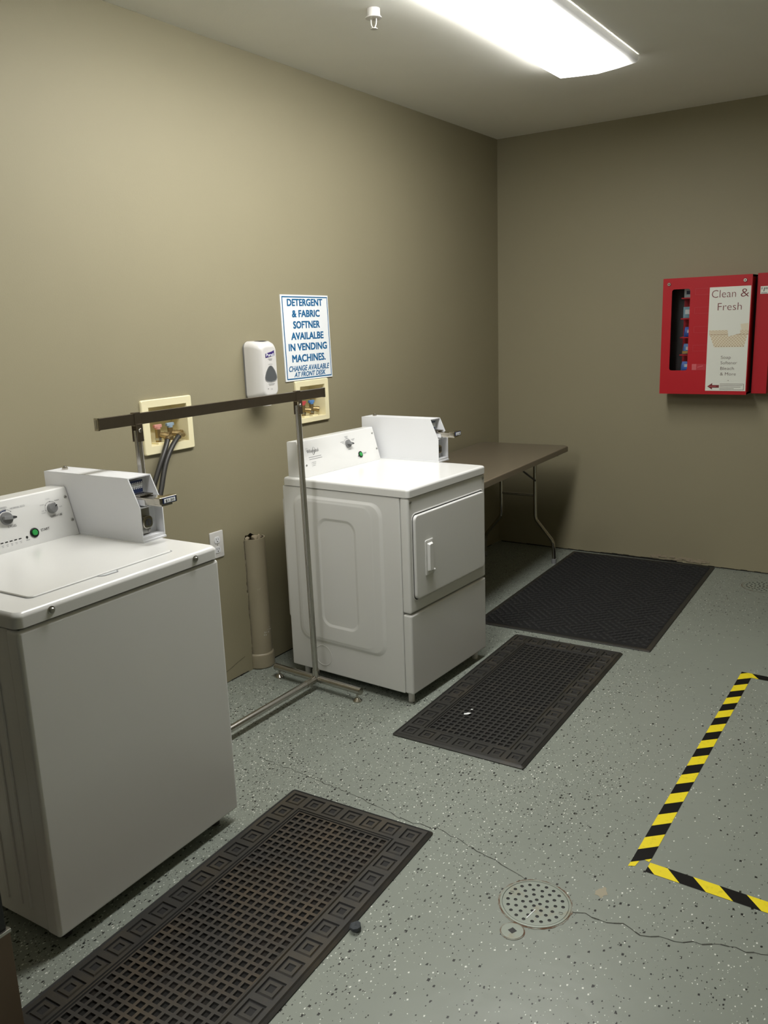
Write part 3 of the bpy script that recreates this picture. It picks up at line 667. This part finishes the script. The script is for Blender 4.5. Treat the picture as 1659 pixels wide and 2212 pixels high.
# ------------------------------------------------------------------ hand sanitizer dispenser
t = thing('hand_sanitizer_dispenser', 'white wall-mounted hand sanitizer dispenser beside the printed sign', 'soap dispenser', (.0005, 1.612, 1.30))
inv = Matrix.Translation((-.0005, -1.612, -1.30)) @ WALLF
YC = 1.612
def dsec(d, hw, z0, z1, r): return l3(rrect(YC - hw, YC + hw, z0, z1, r, 6), d)
m = MB(inv); m.loft([dsec(.001, .066, 1.302, 1.562, .030), dsec(.014, .067, 1.300, 1.564, .030)], GREY, True, True); m.build('back_plate', t)
m = MB(inv); m.loft([dsec(.012, .069, 1.296, 1.566, .030), dsec(.040, .069, 1.298, 1.566, .030), dsec(.062, .067, 1.302, 1.564, .030), dsec(.085, .059, 1.310, 1.556, .028), dsec(.098, .050, 1.318, 1.545, .026), dsec(.104, .042, 1.326, 1.534, .024)], PLASTIC, False, True)
m.build('cover', t, sharp=60)
m = MB(inv @ Matrix.Translation((0, 0, .1045))); tri = []
for i in range(30):
    a = 2 * PI * i / 30; r = .034 * (1 + .13 * math.cos(3 * (a - PI / 2)) + .03 * math.cos(6 * (a - PI / 2))); tri.append((YC + r * math.cos(a) * 1.06, 1.412 + r * math.sin(a)))
m.loft([l3([(YC + (p[0] - YC) * 1.08, 1.412 + (p[1] - 1.412) * 1.08) for p in tri], -.0005), l3([(YC + (p[0] - YC) * 1.08, 1.412 + (p[1] - 1.412) * 1.08) for p in tri], .0012), l3(tri, .0004)], GREY, False, False)
m.raw([(*p, .0004) for p in tri], [list(range(30))], WINDOWG); m.build('level_window', t)
m = MB(inv @ Matrix.Translation((0, 1.5665, .055)) @ Matrix.Rotation(-PI / 2, 4, 'X'))
m.raw([(YC + .040 * math.cos(a), .017 * math.sin(a), .0006) for a in [i * PI / 16 for i in range(32)]], [list(range(32))], WINDOWG); m.build('top_window', t)
m = MB(inv); m.cyl((YC, 1.312, .066), (YC, 1.270, .070), .024, PLASTIC, 24, r1=.019); m.cyl((YC, 1.270, .070), (YC, 1.2695, .070), .008, GAP, 12); m.build('nozzle', t)
m = MB(inv @ Matrix.Translation((0, 0, .1048)))
m.prism([(YC - .030, 1.490), (YC + .030, 1.498), (YC + .030, 1.522), (YC + .012, 1.516), (YC - .012, 1.512), (YC - .030, 1.508)], 0, .0006, PURPLE)
m.build('badge', t); m = MB(inv @ Matrix.Translation((0, 0, .1048)))
m.text('Purell', PAPER, Matrix.Translation((0, 0, .001)), YC, 1.496, .0135, .050, 'C', bold=.02); m.build('badge_lettering', t); m = MB(inv @ Matrix.Translation((0, 0, .1048)))
for x, z, w, h in ((-.016, 1.4835, .032, .0014), (-.010, 1.4785, .022, .0016), (-.014, 1.4600, .028, .0008), (-.022, 1.3715, .044, .0014), (-.018, 1.366, .036, .0012)): m.box(YC + x, YC + x + w, z, z + h, 0, .0003, INKL)
m.lathe([(.0018, 0), (.0018, .0006)], BLACK, 10, Matrix.Translation((YC - .024, 1.350, 0))); m.text('x', INKL, Matrix.Translation((0, 0, .0006)), YC, 1.344, .012, .012, 'C', bold=-.02)
m.build('printed_logo', t)

# ------------------------------------------------------------------ power outlet
t = thing('power_outlet', 'white duplex power outlet on the wall just past the washing machine', 'power outlet', (.0005, 1.285, .613))
inv = Matrix.Translation((-.0005, -1.285, -.613)) @ WALLF
m = MB(inv); m.loft([l3(rrect(1.244, 1.326, .611, .734, .004, 3), 0.0005), l3(rrect(1.244, 1.326, .611, .734, .004, 3), .004), l3(rrect(1.248, 1.322, .615, .730, .004, 3), .0065)], PLASTIC, False, True)
m.lathe([(.003, 0), (.003, .001)], SCREW, 10, Matrix.Translation((1.285, .6725, .0065))); m.build('cover_plate', t)
for z in (.650, .695):
    m = MB(inv @ Matrix.Translation((1.285, z, .0065))); m.loft([l3([(max(-.017, min(.017, .0175 * math.cos(a))), max(-.0145, min(.0145, .0185 * math.sin(a)))) for a in [i * PI / 16 for i in range(32)]], h) for h in (0, .002)], WHITEC, False, True)
    m.box(-.0075, -.0055, 0, .009, .0019, .0024, BLACK); m.box(.0055, .0075, 0, .007, .0019, .0024, BLACK); m.lathe([(.0028, .0019), (.0028, .0025)], BLACK, 10, Matrix.Translation((0, -.007, 0))); m.build('receptacle', t)

# ------------------------------------------------------------------ standpipe set into the wall
t = thing('drain_pipe', 'beige painted standpipe with broken plaster set into the wall beside the dryer', 'pipe', (-.012, 1.531, 0))
m = MB(); n = 40; rt = random.Random(5); rim = [.650 + (.012 * rt.random() if 12 < j < 30 else 0) for j in range(n)]
rad = .0625
def ring(r, zs): return [(r * math.cos(2 * PI * j / n), r * math.sin(2 * PI * j / n), zs[j] if isinstance(zs, list) else zs) for j in range(n)]
m.loft([ring(rad, .0), ring(rad, .63), ring(rad, rim), ring(rad - .006, rim), ring(rad - .006, .60)], PIPE, True, True); m.build('tube', t)
m = MB(); m.loft([ring(.070, 0.004), ring(.071, .012), ring(.070, .066), ring(.066, .072), ring(.0625, .075)], PIPE, True, False); m.build('collar', t)
m = MB(); rp = random.Random(9)
def lump(mb, c, r, mt, seed):
    b = bmesh.new(); bmesh.ops.create_icosphere(b, subdivisions=2, radius=1); q = random.Random(seed)
    for v in b.verts: k = q.uniform(.75, 1.1); v.co = Vector((c[0] + v.co.x * r[0] * k, c[1] + v.co.y * r[1] * k, c[2] + v.co.z * r[2] * k))
    mb.bm(b, mt)
lump(m, (.052, -.008, .640), (.010, .011, .034), PLASTER, 1); m.build('plaster', t); m = MB(); lump(m, (.03, -.015, .652), (.020, .014, .014), PLASTER, 2); m.build('plaster', t); m = MB(); lump(m, (.012, -.045, .652), (.012, .013, .012), PLASTER, 3); m.build('plaster', t); m = MB(); lump(m, (.02, .012, .650), (.022, .030, .006), PLASTER, 4); m.build('plaster', t); m = MB()
for k in range(26): q_ = rp.uniform(.4, 1.0); lump(m, (.011 + rp.uniform(-.001, .003), -.066 + rp.uniform(-.006, .002), .62 - k * .0225 + rp.uniform(-.012, .012)), (.0020 * q_, .0032 * q_, .016 * q_), PIPE, 20 + k)
m.build('plaster', t)
m = MB(); 
for j in range(9): 
    a = -.38 + j * .085 + rp.uniform(-.03, .03); z = .170 + .010 * math.sin(j * 2.1) + .0035 * j; lump(m, (.0622 * math.cos(a), .0622 * math.sin(a), z), (.0012, .0035 * rp.uniform(.5, 1.5), .003 * rp.uniform(.4, 1.8)), FLAKE, 50 + j)
m.build('paint_chips', t)

# ------------------------------------------------------------------ folding table
t = thing('folding_table', 'brown folding table with chrome wishbone legs in the corner behind the dryer', 'table', (.645, 3.915, 0), .050)
m = MB(); m.loft([l3(rrect(-.632, 0, -1.62, 0, .035, 6), z) if k == 0 else l3(rrect(-.632 + d, -d, -1.62 + d, -d, .035, 6), z) for k, (d, z) in enumerate(((0.004, .756), (.0, .760), (0, .784), (.003, .789), (.008, .791)))], TEDGE, True, False)
m.bm(fill_holes(rrect(-.624, -.008, -1.612, -.008, .035, 6), []), TABLE, Matrix.Translation((0, 0, .791))); m.build('tabletop', t)
for ye, sg in ((-.115, 1), (-1.50, -1)):
    for sx in (1, -1):
        X = lambda x: -.316 + sx * x
        m = MB(); m.tube([(X(.120), ye, .757), (X(.122), ye, .40), (X(.124), ye, .32), (X(.130), ye, .295), (X(.235), ye + sg * .01, .165), (X(.246), ye + sg * .012, .140), (X(.250), ye + sg * .015, .09), (X(.252), ye + sg * .015, .03), (X(.252), ye + sg * .015, .022)], .0125, CHROME, 14)
        leg = m.build('leg', t)
        m = MB(); m.lathe([(.017, .0), (.017, .028), (.0145, .032)], GREY, 16, Matrix.Translation((X(.252), ye + sg * .015, 0))); m.build('leg_cap', leg)
    m = MB(); m.tube([(-.436, ye, .462), (-.196, ye, .462)], .008, STEEL, 10); m.tube([(-.60, ye - sg * .02, .748), (-.03, ye - sg * .02, .748)], .011, STEEL, 10); m.build('crossbar', t)
    m = MB(); m.box(-.450, -.180, ye - sg * .30 - .010, ye - sg * .30 + .010, .690, .705, DKGREY, bev=.002)
    for x in (-.19, -.44): m.tube([(x, ye, .56), (x, ye - sg * .29, .695), (x, ye - sg * .36, .752)], .006, DKGREY, 8)
    m.build('folding_brace', t)

# ------------------------------------------------------------------ detergent vending machine
VX0, VX1, VZ0, VZ1, VD = 1.193, 1.699, 1.133, 1.824, .165
t = thing('vending_machine', 'red detergent vending machine with window and white label on the back wall', 'vending machine', (VX0, YB, VZ0))
inv = Matrix.Translation((-VX0, -YB, -VZ0)) @ BACKF
m = MB(inv); th = .012
m.box(VX0, VX0 + th, VZ0, VZ1, .0005, VD - .005, RED); m.box(VX1 - th, VX1, VZ0, VZ1, .0005, VD - .005, RED); m.box(VX0, VX1, VZ0, VZ0 + th, .0005, VD - .005, RED); m.box(VX0, VX1, VZ1 - th, VZ1, .0005, VD - .005, RED)
m.box(VX0, VX1, VZ0, VZ1, .0005, .006, DKGREY); m.box(1.425, 1.435, VZ0, VZ1, .004, VD - .005, DKGREY); m.build('case', t)
m = MB(inv); wo = rrect(1.246, 1.354, 1.275, 1.760, .014, 5); ou = rrect(VX0 - .001, VX1 + .001, VZ0 - .001, VZ1 + .001, .003, 2)
m.bm(fill_holes(ou, [wo]), RED, Matrix.Translation((0, 0, VD))); m.bm(fill_holes(ou, [wo]), RED, Matrix.Translation((0, 0, VD - .006)) @ Matrix.Identity(4))
m.loft([l3(wo, VD), l3(wo, VD - .006)], RED); m.loft([l3(ou, VD - .006), l3(ou, VD)], RED)
m.bm(fill_holes(rrect(1.240, 1.360, 1.269, 1.766, .018, 5), [wo]), BLACK, Matrix.Translation((0, 0, VD + .0004))) if False else None
for z in (1.722, 1.613, 1.500, 1.390):
    for q in ((1.383, 1.466, z, z + .0016), (1.383, 1.466, z + .036, z + .0376), (1.383, 1.3846, z, z + .0376)): m.box(*q, VD, VD + .0012, REDL)
m.box(1.382, 1.464, 1.278, 1.314, VD, VD + .0012, REDL); m.box(1.382, 1.408, 1.278, 1.314, VD + .001, VD + .0018, SALMON)
m.raw([(1.415, 1.292, VD + .0018), (1.448, 1.301, VD + .0018), (1.446, 1.306, VD + .0018), (1.415, 1.297, VD + .0018)], [[0, 1, 2, 3]], SALMON)
front = m.build('front_panel', t)
m = MB(inv); m.loft([l3(rrect(1.248, 1.352, 1.277, 1.758, .012, 5), VD - .0045), l3(rrect(1.248, 1.352, 1.277, 1.758, .012, 5), VD - .002)], PANE, True, True); m.build('window_pane', t)
m = MB(inv); SHELVES = (1.702, 1.580, 1.467, 1.362)
for z in SHELVES + (VZ0 + .128,): m.box(1.292, 1.425, z, z + .008, .02, .118, RED)
m.box(1.285, 1.425, VZ0 + .02, VZ1 - .02, .012, .02, RED)
m.build('shelves', t)
for x, z in ((1.228, 1.791), (1.661, 1.793)):
    m = MB(inv @ Matrix.Translation((x, z, VD))); m.lathe([(.011, 0), (.011, .003), (.009, .006)], SCREW, 20); m.lathe([(.005, .006), (.005, .0065)], BLACK, 12); m.box(-.0012, .0012, -.004, .004, .0062, .007, BRASS); m.build('lock', front)
LX0, LX1, LZ0, LZ1 = 1.466, 1.695, 1.154, 1.761
m = MB(inv @ Matrix.Translation((0, 0, VD))); m.box(LX0, LX1, LZ0, LZ1, .0002, .0012, LABEL)
T = Matrix.Translation((0, 0, .0018))
m.text('Clean', MAROON, T, 1.479, 1.700, .047, .135, bold=-.012); m.text('&', MAROON, T, 1.640, 1.700, .050, .046, bold=-.010); m.text('Fresh', MAROON, T, 1.516, 1.626, .046, .133, bold=-.012)
for tx, z, x1 in (('Soap', 1.3440, 1.604), ('Softener', 1.3120, 1.641), ('Bleach', 1.2790, 1.625), ('& More', 1.2460, 1.637)): m.text(tx, LABINK, T, 1.548, z, .019, x1 - 1.548, bold=-.008)
m.text('^', LABINK, T, 1.592, 1.208, .012, .008)
m.raw([(1.478, 1.180, .0018), (1.506, 1.161, .0018), (1.506, 1.1725, .0018), (1.545, 1.1725, .0018), (1.545, 1.1885, .0018), (1.506, 1.1885, .0018), (1.506, 1.200, .0018)], [[0, 1, 2, 3, 4, 5, 6]], MAROON)
m.box(1.487, 1.528, 1.1792, 1.1818, .0012, .002, SALMON)
for z, x1 in ((1.1945, 1.682), (1.186, 1.678), (1.1765, 1.668), (1.1675, 1.630)): m.box(1.549, x1, z, z + .002, .0012, .0016, LABINK)
m.box(1.683, 1.6855, 1.160, 1.1965, .0012, .0016, LABINK); m.box(1.549, 1.6855, 1.160, 1.162, .0012, .0016, LABINK)
# printed picture of a wicker basket with a cloth over the rim
bt, bb, by0, by1 = (1.474, 1.694), (1.505, 1.674), 1.488, 1.412
WK2 = mat('wicker_print_pale', '#d6ccb4', 0.5); WK3 = mat('wicker_print_dark', '#937c60', 0.5)
m.raw([(bb[0], by1, .0015), (bb[1], by1, .0015), (bt[1] - .004, by0, .0015), (bt[0] + .004, by0, .0015)], [[0, 1, 2, 3]], WK2)
m.raw([(bt[0], 1.486, .0016), (bt[1], 1.486, .0016), (bt[1], 1.512, .0016), (bt[0], 1.512, .0016)], [[0, 1, 2, 3]], WK2)
for r_ in range(9):
    z = by1 + .003 + r_ * .0085; f = r_ / 9; x0 = bb[0] + (bt[0] - bb[0]) * f; x1 = bb[1] + (bt[1] - bb[1]) * f; k = 22
    for c_ in range(k):
        if (c_ + r_) % 2: a = x0 + (x1 - x0) * c_ / k; m.box(a, a + (x1 - x0) / k * .9, z, z + .0042, .0014, .0019, TAN if r_ > 0 else WK3)
for r_ in range(4):
    for c_ in range(24):
        if (c_ + r_) % 2: a = bt[0] + (bt[1] - bt[0]) * c_ / 24; m.box(a, a + .0078, 1.489 + r_ * .0058, 1.4918 + r_ * .0058, .0015, .002, TAN)
m.box(1.474, 1.694, 1.4845, 1.4865, .0016, .0021, WK3); m.raw([(1.655, 1.512, .0017), (1.692, 1.512, .0017), (1.692, 1.550, .0017), (1.648, 1.545, .0017)], [[0, 1, 2, 3]], WK2)
m.raw([(1.583, 1.474, .0023), (1.650, 1.492, .0023), (1.643, 1.555, .0023), (1.574, 1.556, .0023)], [[0, 1, 2, 3]], LABEL)
m.build('label', front)
m = MB(inv); m.box(1.716, 1.80, VZ0 + .002, VZ1 + .006, .0005, .105, RED, bev=.003); m.box(VX1, 1.718, VZ0 + .01, VZ1 - .01, .0005, .06, BLACK); m.build('coin_module', t)  # black filler beside the case: the gap's shade put in as colour
m = MB(inv @ Matrix.Translation((0, 0, .105))); m.box(1.735, 1.779, 1.712, 1.755, 0, .0012, LABEL); T = Matrix.Translation((0, 0, .0018))
m.text('1', BLACK, T, 1.751, 1.726, .022, .008, bold=.02, shear=.2); m.text('$', BLACK, T, 1.739, 1.738, .011, .007, bold=.01, shear=.2); m.text('00', BLACK, T, 1.761, 1.737, .012, .016, bold=.015, shear=.2); m.box(1.740, 1.772, 1.7155, 1.7180, .001, .0016, BLACK)
m.build('price_sticker', t)
# packets standing on the shelves behind the pane
PB = mat('packet_ice', '#c3cfd6', 0.4); PB2 = mat('packet_light_blue', '#7fa3b5', 0.4); PB3 = mat('packet_blue', '#2b55b0', 0.35); PB4 = mat('packet_blue_gold', '#2c6aa8', 0.35); GOLD = mat('packet_gold', '#a88b4a', 0.4)
def packet(label, x0, x1, z0, z1, kind, mt):
    t = thing('detergent_packet', label, 'detergent', ((x0 + x1) / 2, YB - .095, z0), 0, 'detergent packets in the vending machine window')
    w = (x1 - x0) / 2; h = z1 - z0; m = MB()
    if kind == 'box': m.box(-w, w, -.014, .014, 0, h, mt, bev=.0015); m.box(-w * .6, w * .4, -.0146, -.014, h * .35, h * .75, PAPER if mt is not PB else NAVY)
    else:
        L = []
        for z, d, k in ((0, .010, 1), (h * .15, .016, .98), (h * .6, .015, .95), (h * .88, .006, .85), (h, .0015, .8)): L.append([(p[0], p[1], z) for p in rrect(-w * k, w * k, -d, d, min(d, w) * .7, 4)])
        m.loft(L, mt, True, True); m.box(-w * .2, w * .5, -.0175, -.014, h * .42, h * .72, PAPER)
        if mt is PB4: m.box(-w * .95, w * .95, -.0170, -.013, h * .05, h * .32, GOLD)
    m.build('packet', t)
packet('white detergent packet on the top shelf of the vending machine window', 1.305, 1.372, 1.7102, 1.762, 'box', PB)
packet('light blue boxed packet on the second shelf of the vending machine window', 1.303, 1.362, 1.5882, 1.655, 'box', PB2)
packet('plain dark blue pouch on the third shelf of the vending machine window', 1.309, 1.368, 1.4752, 1.535, 'pouch', PB3)
packet('blue pouch with gold base on the fourth shelf of the vending machine window', 1.306, 1.362, 1.3702, 1.434, 'pouch', PB4)
packet('blue pouch at the very bottom of the vending machine window', 1.300, 1.358, 1.2692, 1.326, 'pouch', mat('packet_mid_blue', '#3a68b8', 0.35))

# ------------------------------------------------------------------ floor mats
def tile_mat(label, loc, rz, Wd, Ln, nx, ny, gx, gy, mr, mrib, mpit):
    """rubber mat, origin at its far wall-side corner, x across, -y towards the viewer"""
    t = thing('floor_mat', label, 'floor mat', loc, rz); Z = .010
    m = MB(); g = .018
    o0, o1, o2 = rrect(0, Wd, -Ln, 0, .012, 3), rrect(.008, Wd - .008, -Ln + .008, -.008, .008, 3), rrect(.012, Wd - .012, -Ln + .012, -.012, .004, 3)
    o3, o4 = rrect(.015, Wd - .015, -Ln + .015, -.015, .002, 3), rrect(g, Wd - g, -Ln + g, -g, .0002, 3)
    m.loft([l3(o0, .001), l3(o0, .004), l3(o1, Z)], mr, True, False)
    m.loft([l3(o1, Z), l3(o2, Z - .003)], MATG); m.loft([l3(o2, Z - .003), l3(o3, Z), l3(o4, Z)], mr)
    px, py = (Wd - 2 * g) / nx, (Ln - 2 * g) / ny; ex, ey = g + px, g + py
    for i in range(nx):
        for j in range(ny):
            if not (i in (0, nx - 1) or j in (0, ny - 1)): continue
            x, y = g + px * (i + .5), -g - py * (j + .5)
            R = lambda ax, ay=None: [(x - px / 2 * ax, y - py / 2 * (ay or ax)), (x + px / 2 * ax, y - py / 2 * (ay or ax)), (x + px / 2 * ax, y + py / 2 * (ay or ax)), (x - px / 2 * ax, y + py / 2 * (ay or ax))]
            m.loft([l3(R(1), Z), l3(R(.74), Z)], mr); m.loft([l3(R(.74), Z), l3(R(.68), Z - .004), l3(R(.60), Z - .004)], MATG); m.loft([l3(R(.60), Z - .004), l3(R(.54), Z - .001), l3(R(.30), Z - .001)], mr); m.loft([l3(R(.30), Z - .001), l3(R(.24), Z - .004)], MATG, False, True)
    m.build('border', t, wn=False)
    rc = lambda d: [(ex + d, -Ln + ey + d), (Wd - ex - d, -Ln + ey + d), (Wd - ex - d, -ey - d), (ex + d, -ey - d)]
    m = MB(); m.loft([l3(rc(0), Z), l3(rc(.003), Z - .004)], MATG); m.loft([l3(rc(.003), Z - .004), l3(rc(.006), Z), l3(rc(.010), Z)], mr); m.loft([l3(rc(.010), Z), l3(rc(.013), Z - .004)], MATG)
    fr = rc(.013); cw, ch = (fr[1][0] - fr[0][0]) / gx, (fr[2][1] - fr[0][1]) / gy; vs, fs, v2, f2 = [], [], [], []
    for i in range(gx):
        for j in range(gy):
            x0, y0 = fr[0][0] + cw * i, fr[0][1] + ch * j; q = .17; zt, zb = Z - .003, Z - .0085
            sq_ = lambda k, z: [(x0 + cw * k, y0 + ch * k, z), (x0 + cw * (1 - k), y0 + ch * k, z), (x0 + cw * (1 - k), y0 + ch * (1 - k), z), (x0 + cw * k, y0 + ch * (1 - k), z)]
            k = len(vs); vs += sq_(0, zt) + sq_(q, zt)
            for a in range(4): b = (a + 1) % 4; fs.append([k + a, k + b, k + 4 + b, k + 4 + a])
            k = len(v2); v2 += sq_(q, zt) + sq_(.22, zb)
            for a in range(4): b = (a + 1) % 4; f2.append([k + a, k + b, k + 4 + b, k + 4 + a])
            f2.append([k + 4, k + 5, k + 6, k + 7])
    m.raw(vs, fs, mrib); m.raw(v2, f2, mpit); m.build('tread_field', t, wn=False)
    return t
tile_mat('dusty brown-black rubber mat with square tile border in front of the washing machine', (.871, .718, 0), .0515, .567, 1.243, 7, 15, 13, 36, MATRN, MATRIBN, MATPIT)
tile_mat('black rubber mat with square tile border and white scraps in front of the dryer', (.921, 2.480, 0), .0255, .570, 1.243, 7, 15, 13, 36, MATR, MATRIB, MATPITF)
t = thing('floor_mat', 'plain black carpet mat with diagonal ribs along the back wall', 'floor mat', (.597, 4.136, 0), .032)
Wd, Ln = .950, 1.592
m = MB(); o0, o1, o2 = rrect(0, Wd, -Ln, 0, .006, 3), rrect(.006, Wd - .006, -Ln + .006, -.006, .005, 3), rrect(.022, Wd - .022, -Ln + .022, -.022, .004, 3)
m.loft([l3(o0, .001), l3(o0, .003), l3(o1, .007), l3(o2, .007), l3(rrect(.025, Wd - .025, -Ln + .025, -.025, .004, 3), .005)], MATR, True, True); m.build('border', t)
m = MB(); x0, x1, y0, y1 = .026, Wd - .026, -Ln + .026, -.026
m.quad((x0, y0, .0062), (x1, y0, .0062), (x1, y1, .0062), (x0, y1, .0062), CARPET)
pitch, c45 = .036, math.sqrt(.5)
for i in range(-60, 60):
    for j in range(-60, 60):
        a, b = i * pitch, j * pitch; x, y = (a - b) * c45 + Wd / 2, (a + b) * c45 - Ln / 2
        if not (x0 + .014 < x < x1 - .014 and y0 + .014 < y < y1 - .014): continue
        blk = (i // 4 + j // 4) % 2; hl, hs = .0165, .0085
        ax, ay = (hl, hs) if blk else (hs, hl)
        P = [(a - ax, b - ay), (a + ax, b - ay), (a + ax, b + ay), (a - ax, b + ay)]; f = lambda p, k: ((a + (p[0] - a) * k - b - (p[1] - b) * k) * c45 + Wd / 2, (a + (p[0] - a) * k + b + (p[1] - b) * k) * c45 - Ln / 2)
        m.loft([[(*f(p, 1), .0060) for p in P], [(*f(p, .78), .0120) for p in P]], CARPETL, False, True)
m.build('carpet_pile', t)
# paper scraps on the mat before the dryer, a pebble beside the near mat
def scrap(label, x, y, pts, seed):
    m = MB(); m.prism(pts, 0, .0012, PAPER); o = m.build('paper_scrap', None); o.location = (x, y, .0102); o.rotation_euler = (0, 0, seed)
    tag(o, label, 'paper scrap')
scrap('larger torn white paper scrap lying on the mat before the dryer', 1.137, 1.535, [(-.014, -.006), (.002, -.009), (.012, -.004), (.020, .003), (.006, .008), (-.004, .004), (-.010, .006)], .7)
scrap('tiny white paper speck beside the larger torn scrap on the mat', 1.137, 1.580, [(-.005, -.003), (.004, -.004), (.006, .002), (-.002, .004)], .3)
m = MB(); lump(m, (0, 0, .012), (.018, .020, .013), STONE, 77); o = m.build('pebble', None, sharp=15); o.location = (1.478, .250, -.001); tag(o, 'small dark grey stone lying against the edge of the near mat', 'stone')

# ------------------------------------------------------------------ floor drains
def drain(label, loc, R, nh, seed, rim=True):
    t = thing('floor_drain', label, 'floor drain', loc, seed)
    n = 72; q = random.Random(seed)
    m = MB(); rj = [R * (1.07 + q.uniform(-.012, .03)) for _ in range(n)]
    m.loft([[(rj[j] * math.cos(2 * PI * j / n), rj[j] * math.sin(2 * PI * j / n), .0008) for j in range(n)], [(R * 1.02 * math.cos(2 * PI * j / n), R * 1.02 * math.sin(2 * PI * j / n), .0012) for j in range(n)]], RUST)
    m.lathe([(R * 1.03, .0008), (R * 1.03, .0026), (R * .97, .0030), (R * .965, .0016)], DRAINM, n, cap=False); m.build('rim', t)
    pos = []
    for k, (fr_, cnt) in enumerate(nh):
        for i in range(cnt): a = 2 * PI * (i + .5 * k) / cnt + .2 * k; pos.append((R * fr_ * math.cos(a), R * fr_ * math.sin(a)))
    hr = R * .056; holes = [[(x + hr * math.cos(a), y + hr * math.sin(a)) for a in [i * PI / 5 for i in range(10)]] for x, y in pos]
    disc = [(R * .955 * math.cos(2 * PI * j / n), R * .955 * math.sin(2 * PI * j / n)) for j in range(n)]
    m = MB(); m.bm(fill_holes(disc, holes), DRAINM, Matrix.Translation((0, 0, .0026)))
    for hl in holes: m.loft([l3(hl, .0026), l3(hl, .0012)], GAP)
    m.lathe([(R * .955, .0010), (R * .955, .0012)], BLACK, n); m.build('grate', t)
    for a in (2.72, 5.95):
        m = MB(Matrix.Translation((R * .80 * math.cos(a), R * .80 * math.sin(a), .0026))); m.lathe([(.0065, 0), (.0065, .0012)], DRAINM, 16); m.box(-.0055, .0055, -.0008, .0008, .001, .0016, BLACK); m.build('grate_screw', t)
    return t
drain('round perforated floor drain cover on the cracked grey floor near the tape corner', (1.854, .603, 0), .097, ((.80, 20), (.58, 14), (.36, 9), (.14, 4)), .3)
drain('distant round perforated floor drain painted grey beside the back wall', (1.875, 3.895, 0), .105, ((.80, 20), (.58, 14), (.36, 9), (.14, 4)), 1.1)
t = thing('cleanout_cover', 'small round grey cover with square hole touching the near floor drain', 'floor cover', (1.846, .468, 0))
m = MB(); m.lathe([(.034, .0006), (.034, .0014)], RUST, 32); m.lathe([(.0305, .0014), (.0305, .0024), (.029, .0028)], DRAINM, 32); m.build('disc', t)
m = MB(); a = .35; m.raw([(.0125 * math.cos(a + k * PI / 2), .0125 * math.sin(a + k * PI / 2), .0031) for k in range(4)], [[0, 1, 2, 3]], BLACK); m.build('square_hole', t)
m = MB(); m.box(-.0012, .0012, -.022, .022, 0, .0010, PAPER); o = m.build('straw_bit', None); o.location = (1.862, .555, .0028); o.rotation_euler = (0, 0, -.15); tag(o, 'thin white sliver lying across the near floor drain cover', 'litter')

# ------------------------------------------------------------------ hazard tape
def clip(poly, ax, v, keep_less):
    out = []
    for i in range(len(poly)):
        a, b = poly[i], poly[(i + 1) % len(poly)]; ia = (a[ax] <= v) == keep_less or a[ax] == v; ib = (b[ax] <= v) == keep_less or b[ax] == v
        if ia: out.append(a)
        if ia != ib: s = (v - a[ax]) / (b[ax] - a[ax]); out.append((a[0] + (b[0] - a[0]) * s, a[1] + (b[1] - a[1]) * s))
    return out
def tape(label, org, ang, L, w, period, phase, slant, cut=None, z=.0009):
    """strip along local +x; stripes lean by `slant` across the width"""
    m = MB(); k = -3
    while k * period + phase < L + .2:
        s0 = k * period + phase; P = [(s0, 0), (s0 + period, 0), (s0 + period + slant, w), (s0 + slant, w)]
        P = clip(clip(P, 0, L, True), 0, 0, False)
        if len(P) > 2:
            if cut and k <= 0:
                if k == 0:      # torn end: two yellow scraps left beside a notch
                    for Q in ([(.001, .0515), (.011, .0325), (.042, .029), (.0235, .0505)], [(.071, 0), (.051, .002), (.055, .017)]): m.raw([(p[0], p[1], z) for p in Q], [list(range(len(Q)))], YELLOW)
                k += 1; continue
            m.raw([(p[0], p[1], z) for p in P], [list(range(len(P)))], YELLOW if k % 2 == 0 else TBLACK)
        k += 1
    o = m.build('hazard_tape', None); o.location = (org[0], org[1], 0); o.rotation_euler = (0, 0, ang); return tag(o, label, 'floor tape', None)
tape('yellow and black tape strip running along the floor towards the back wall', (2.0755, .900, 0), PI / 2 - .0005, 1.646, .0505, .0726, -.0016, -.0475, 'torn')
# torn tongue at the near end of that strip is part of the floor beside it
tape('nearest yellow and black tape strip crossing the floor beside the drain', (2.076, .9005, 0), -.022, 1.4, .049, .0742, .027, -.049, z=.0012)
tape('far short yellow and black tape strip meeting the long strip end', (2.070, 2.496, 0), -.004, 1.4, .048, .0742, -.0372, -.036, z=.0012)

# ------------------------------------------------------------------ dark cabinet at the picture's lower corner
t = thing('metal_cabinet', 'dark metal cabinet with black upper panel standing beside the washing machine', 'cabinet', (1.165, -.528, 0))
m = MB(); m.box(-.62, 0, -.60, 0, .0, .415, CABM, bev=.003); m.build('lower_body', t)
m = MB(); m.box(-.62, -.004, -.60, -.005, .416, 1.83, CABB, bev=.004); m.build('upper_panel', t, label='black upper panel')
m = MB(); m.box(-.010, .002, -.60, .001, .411, .419, SCREW, bev=.001); m.build('trim_lip', t)
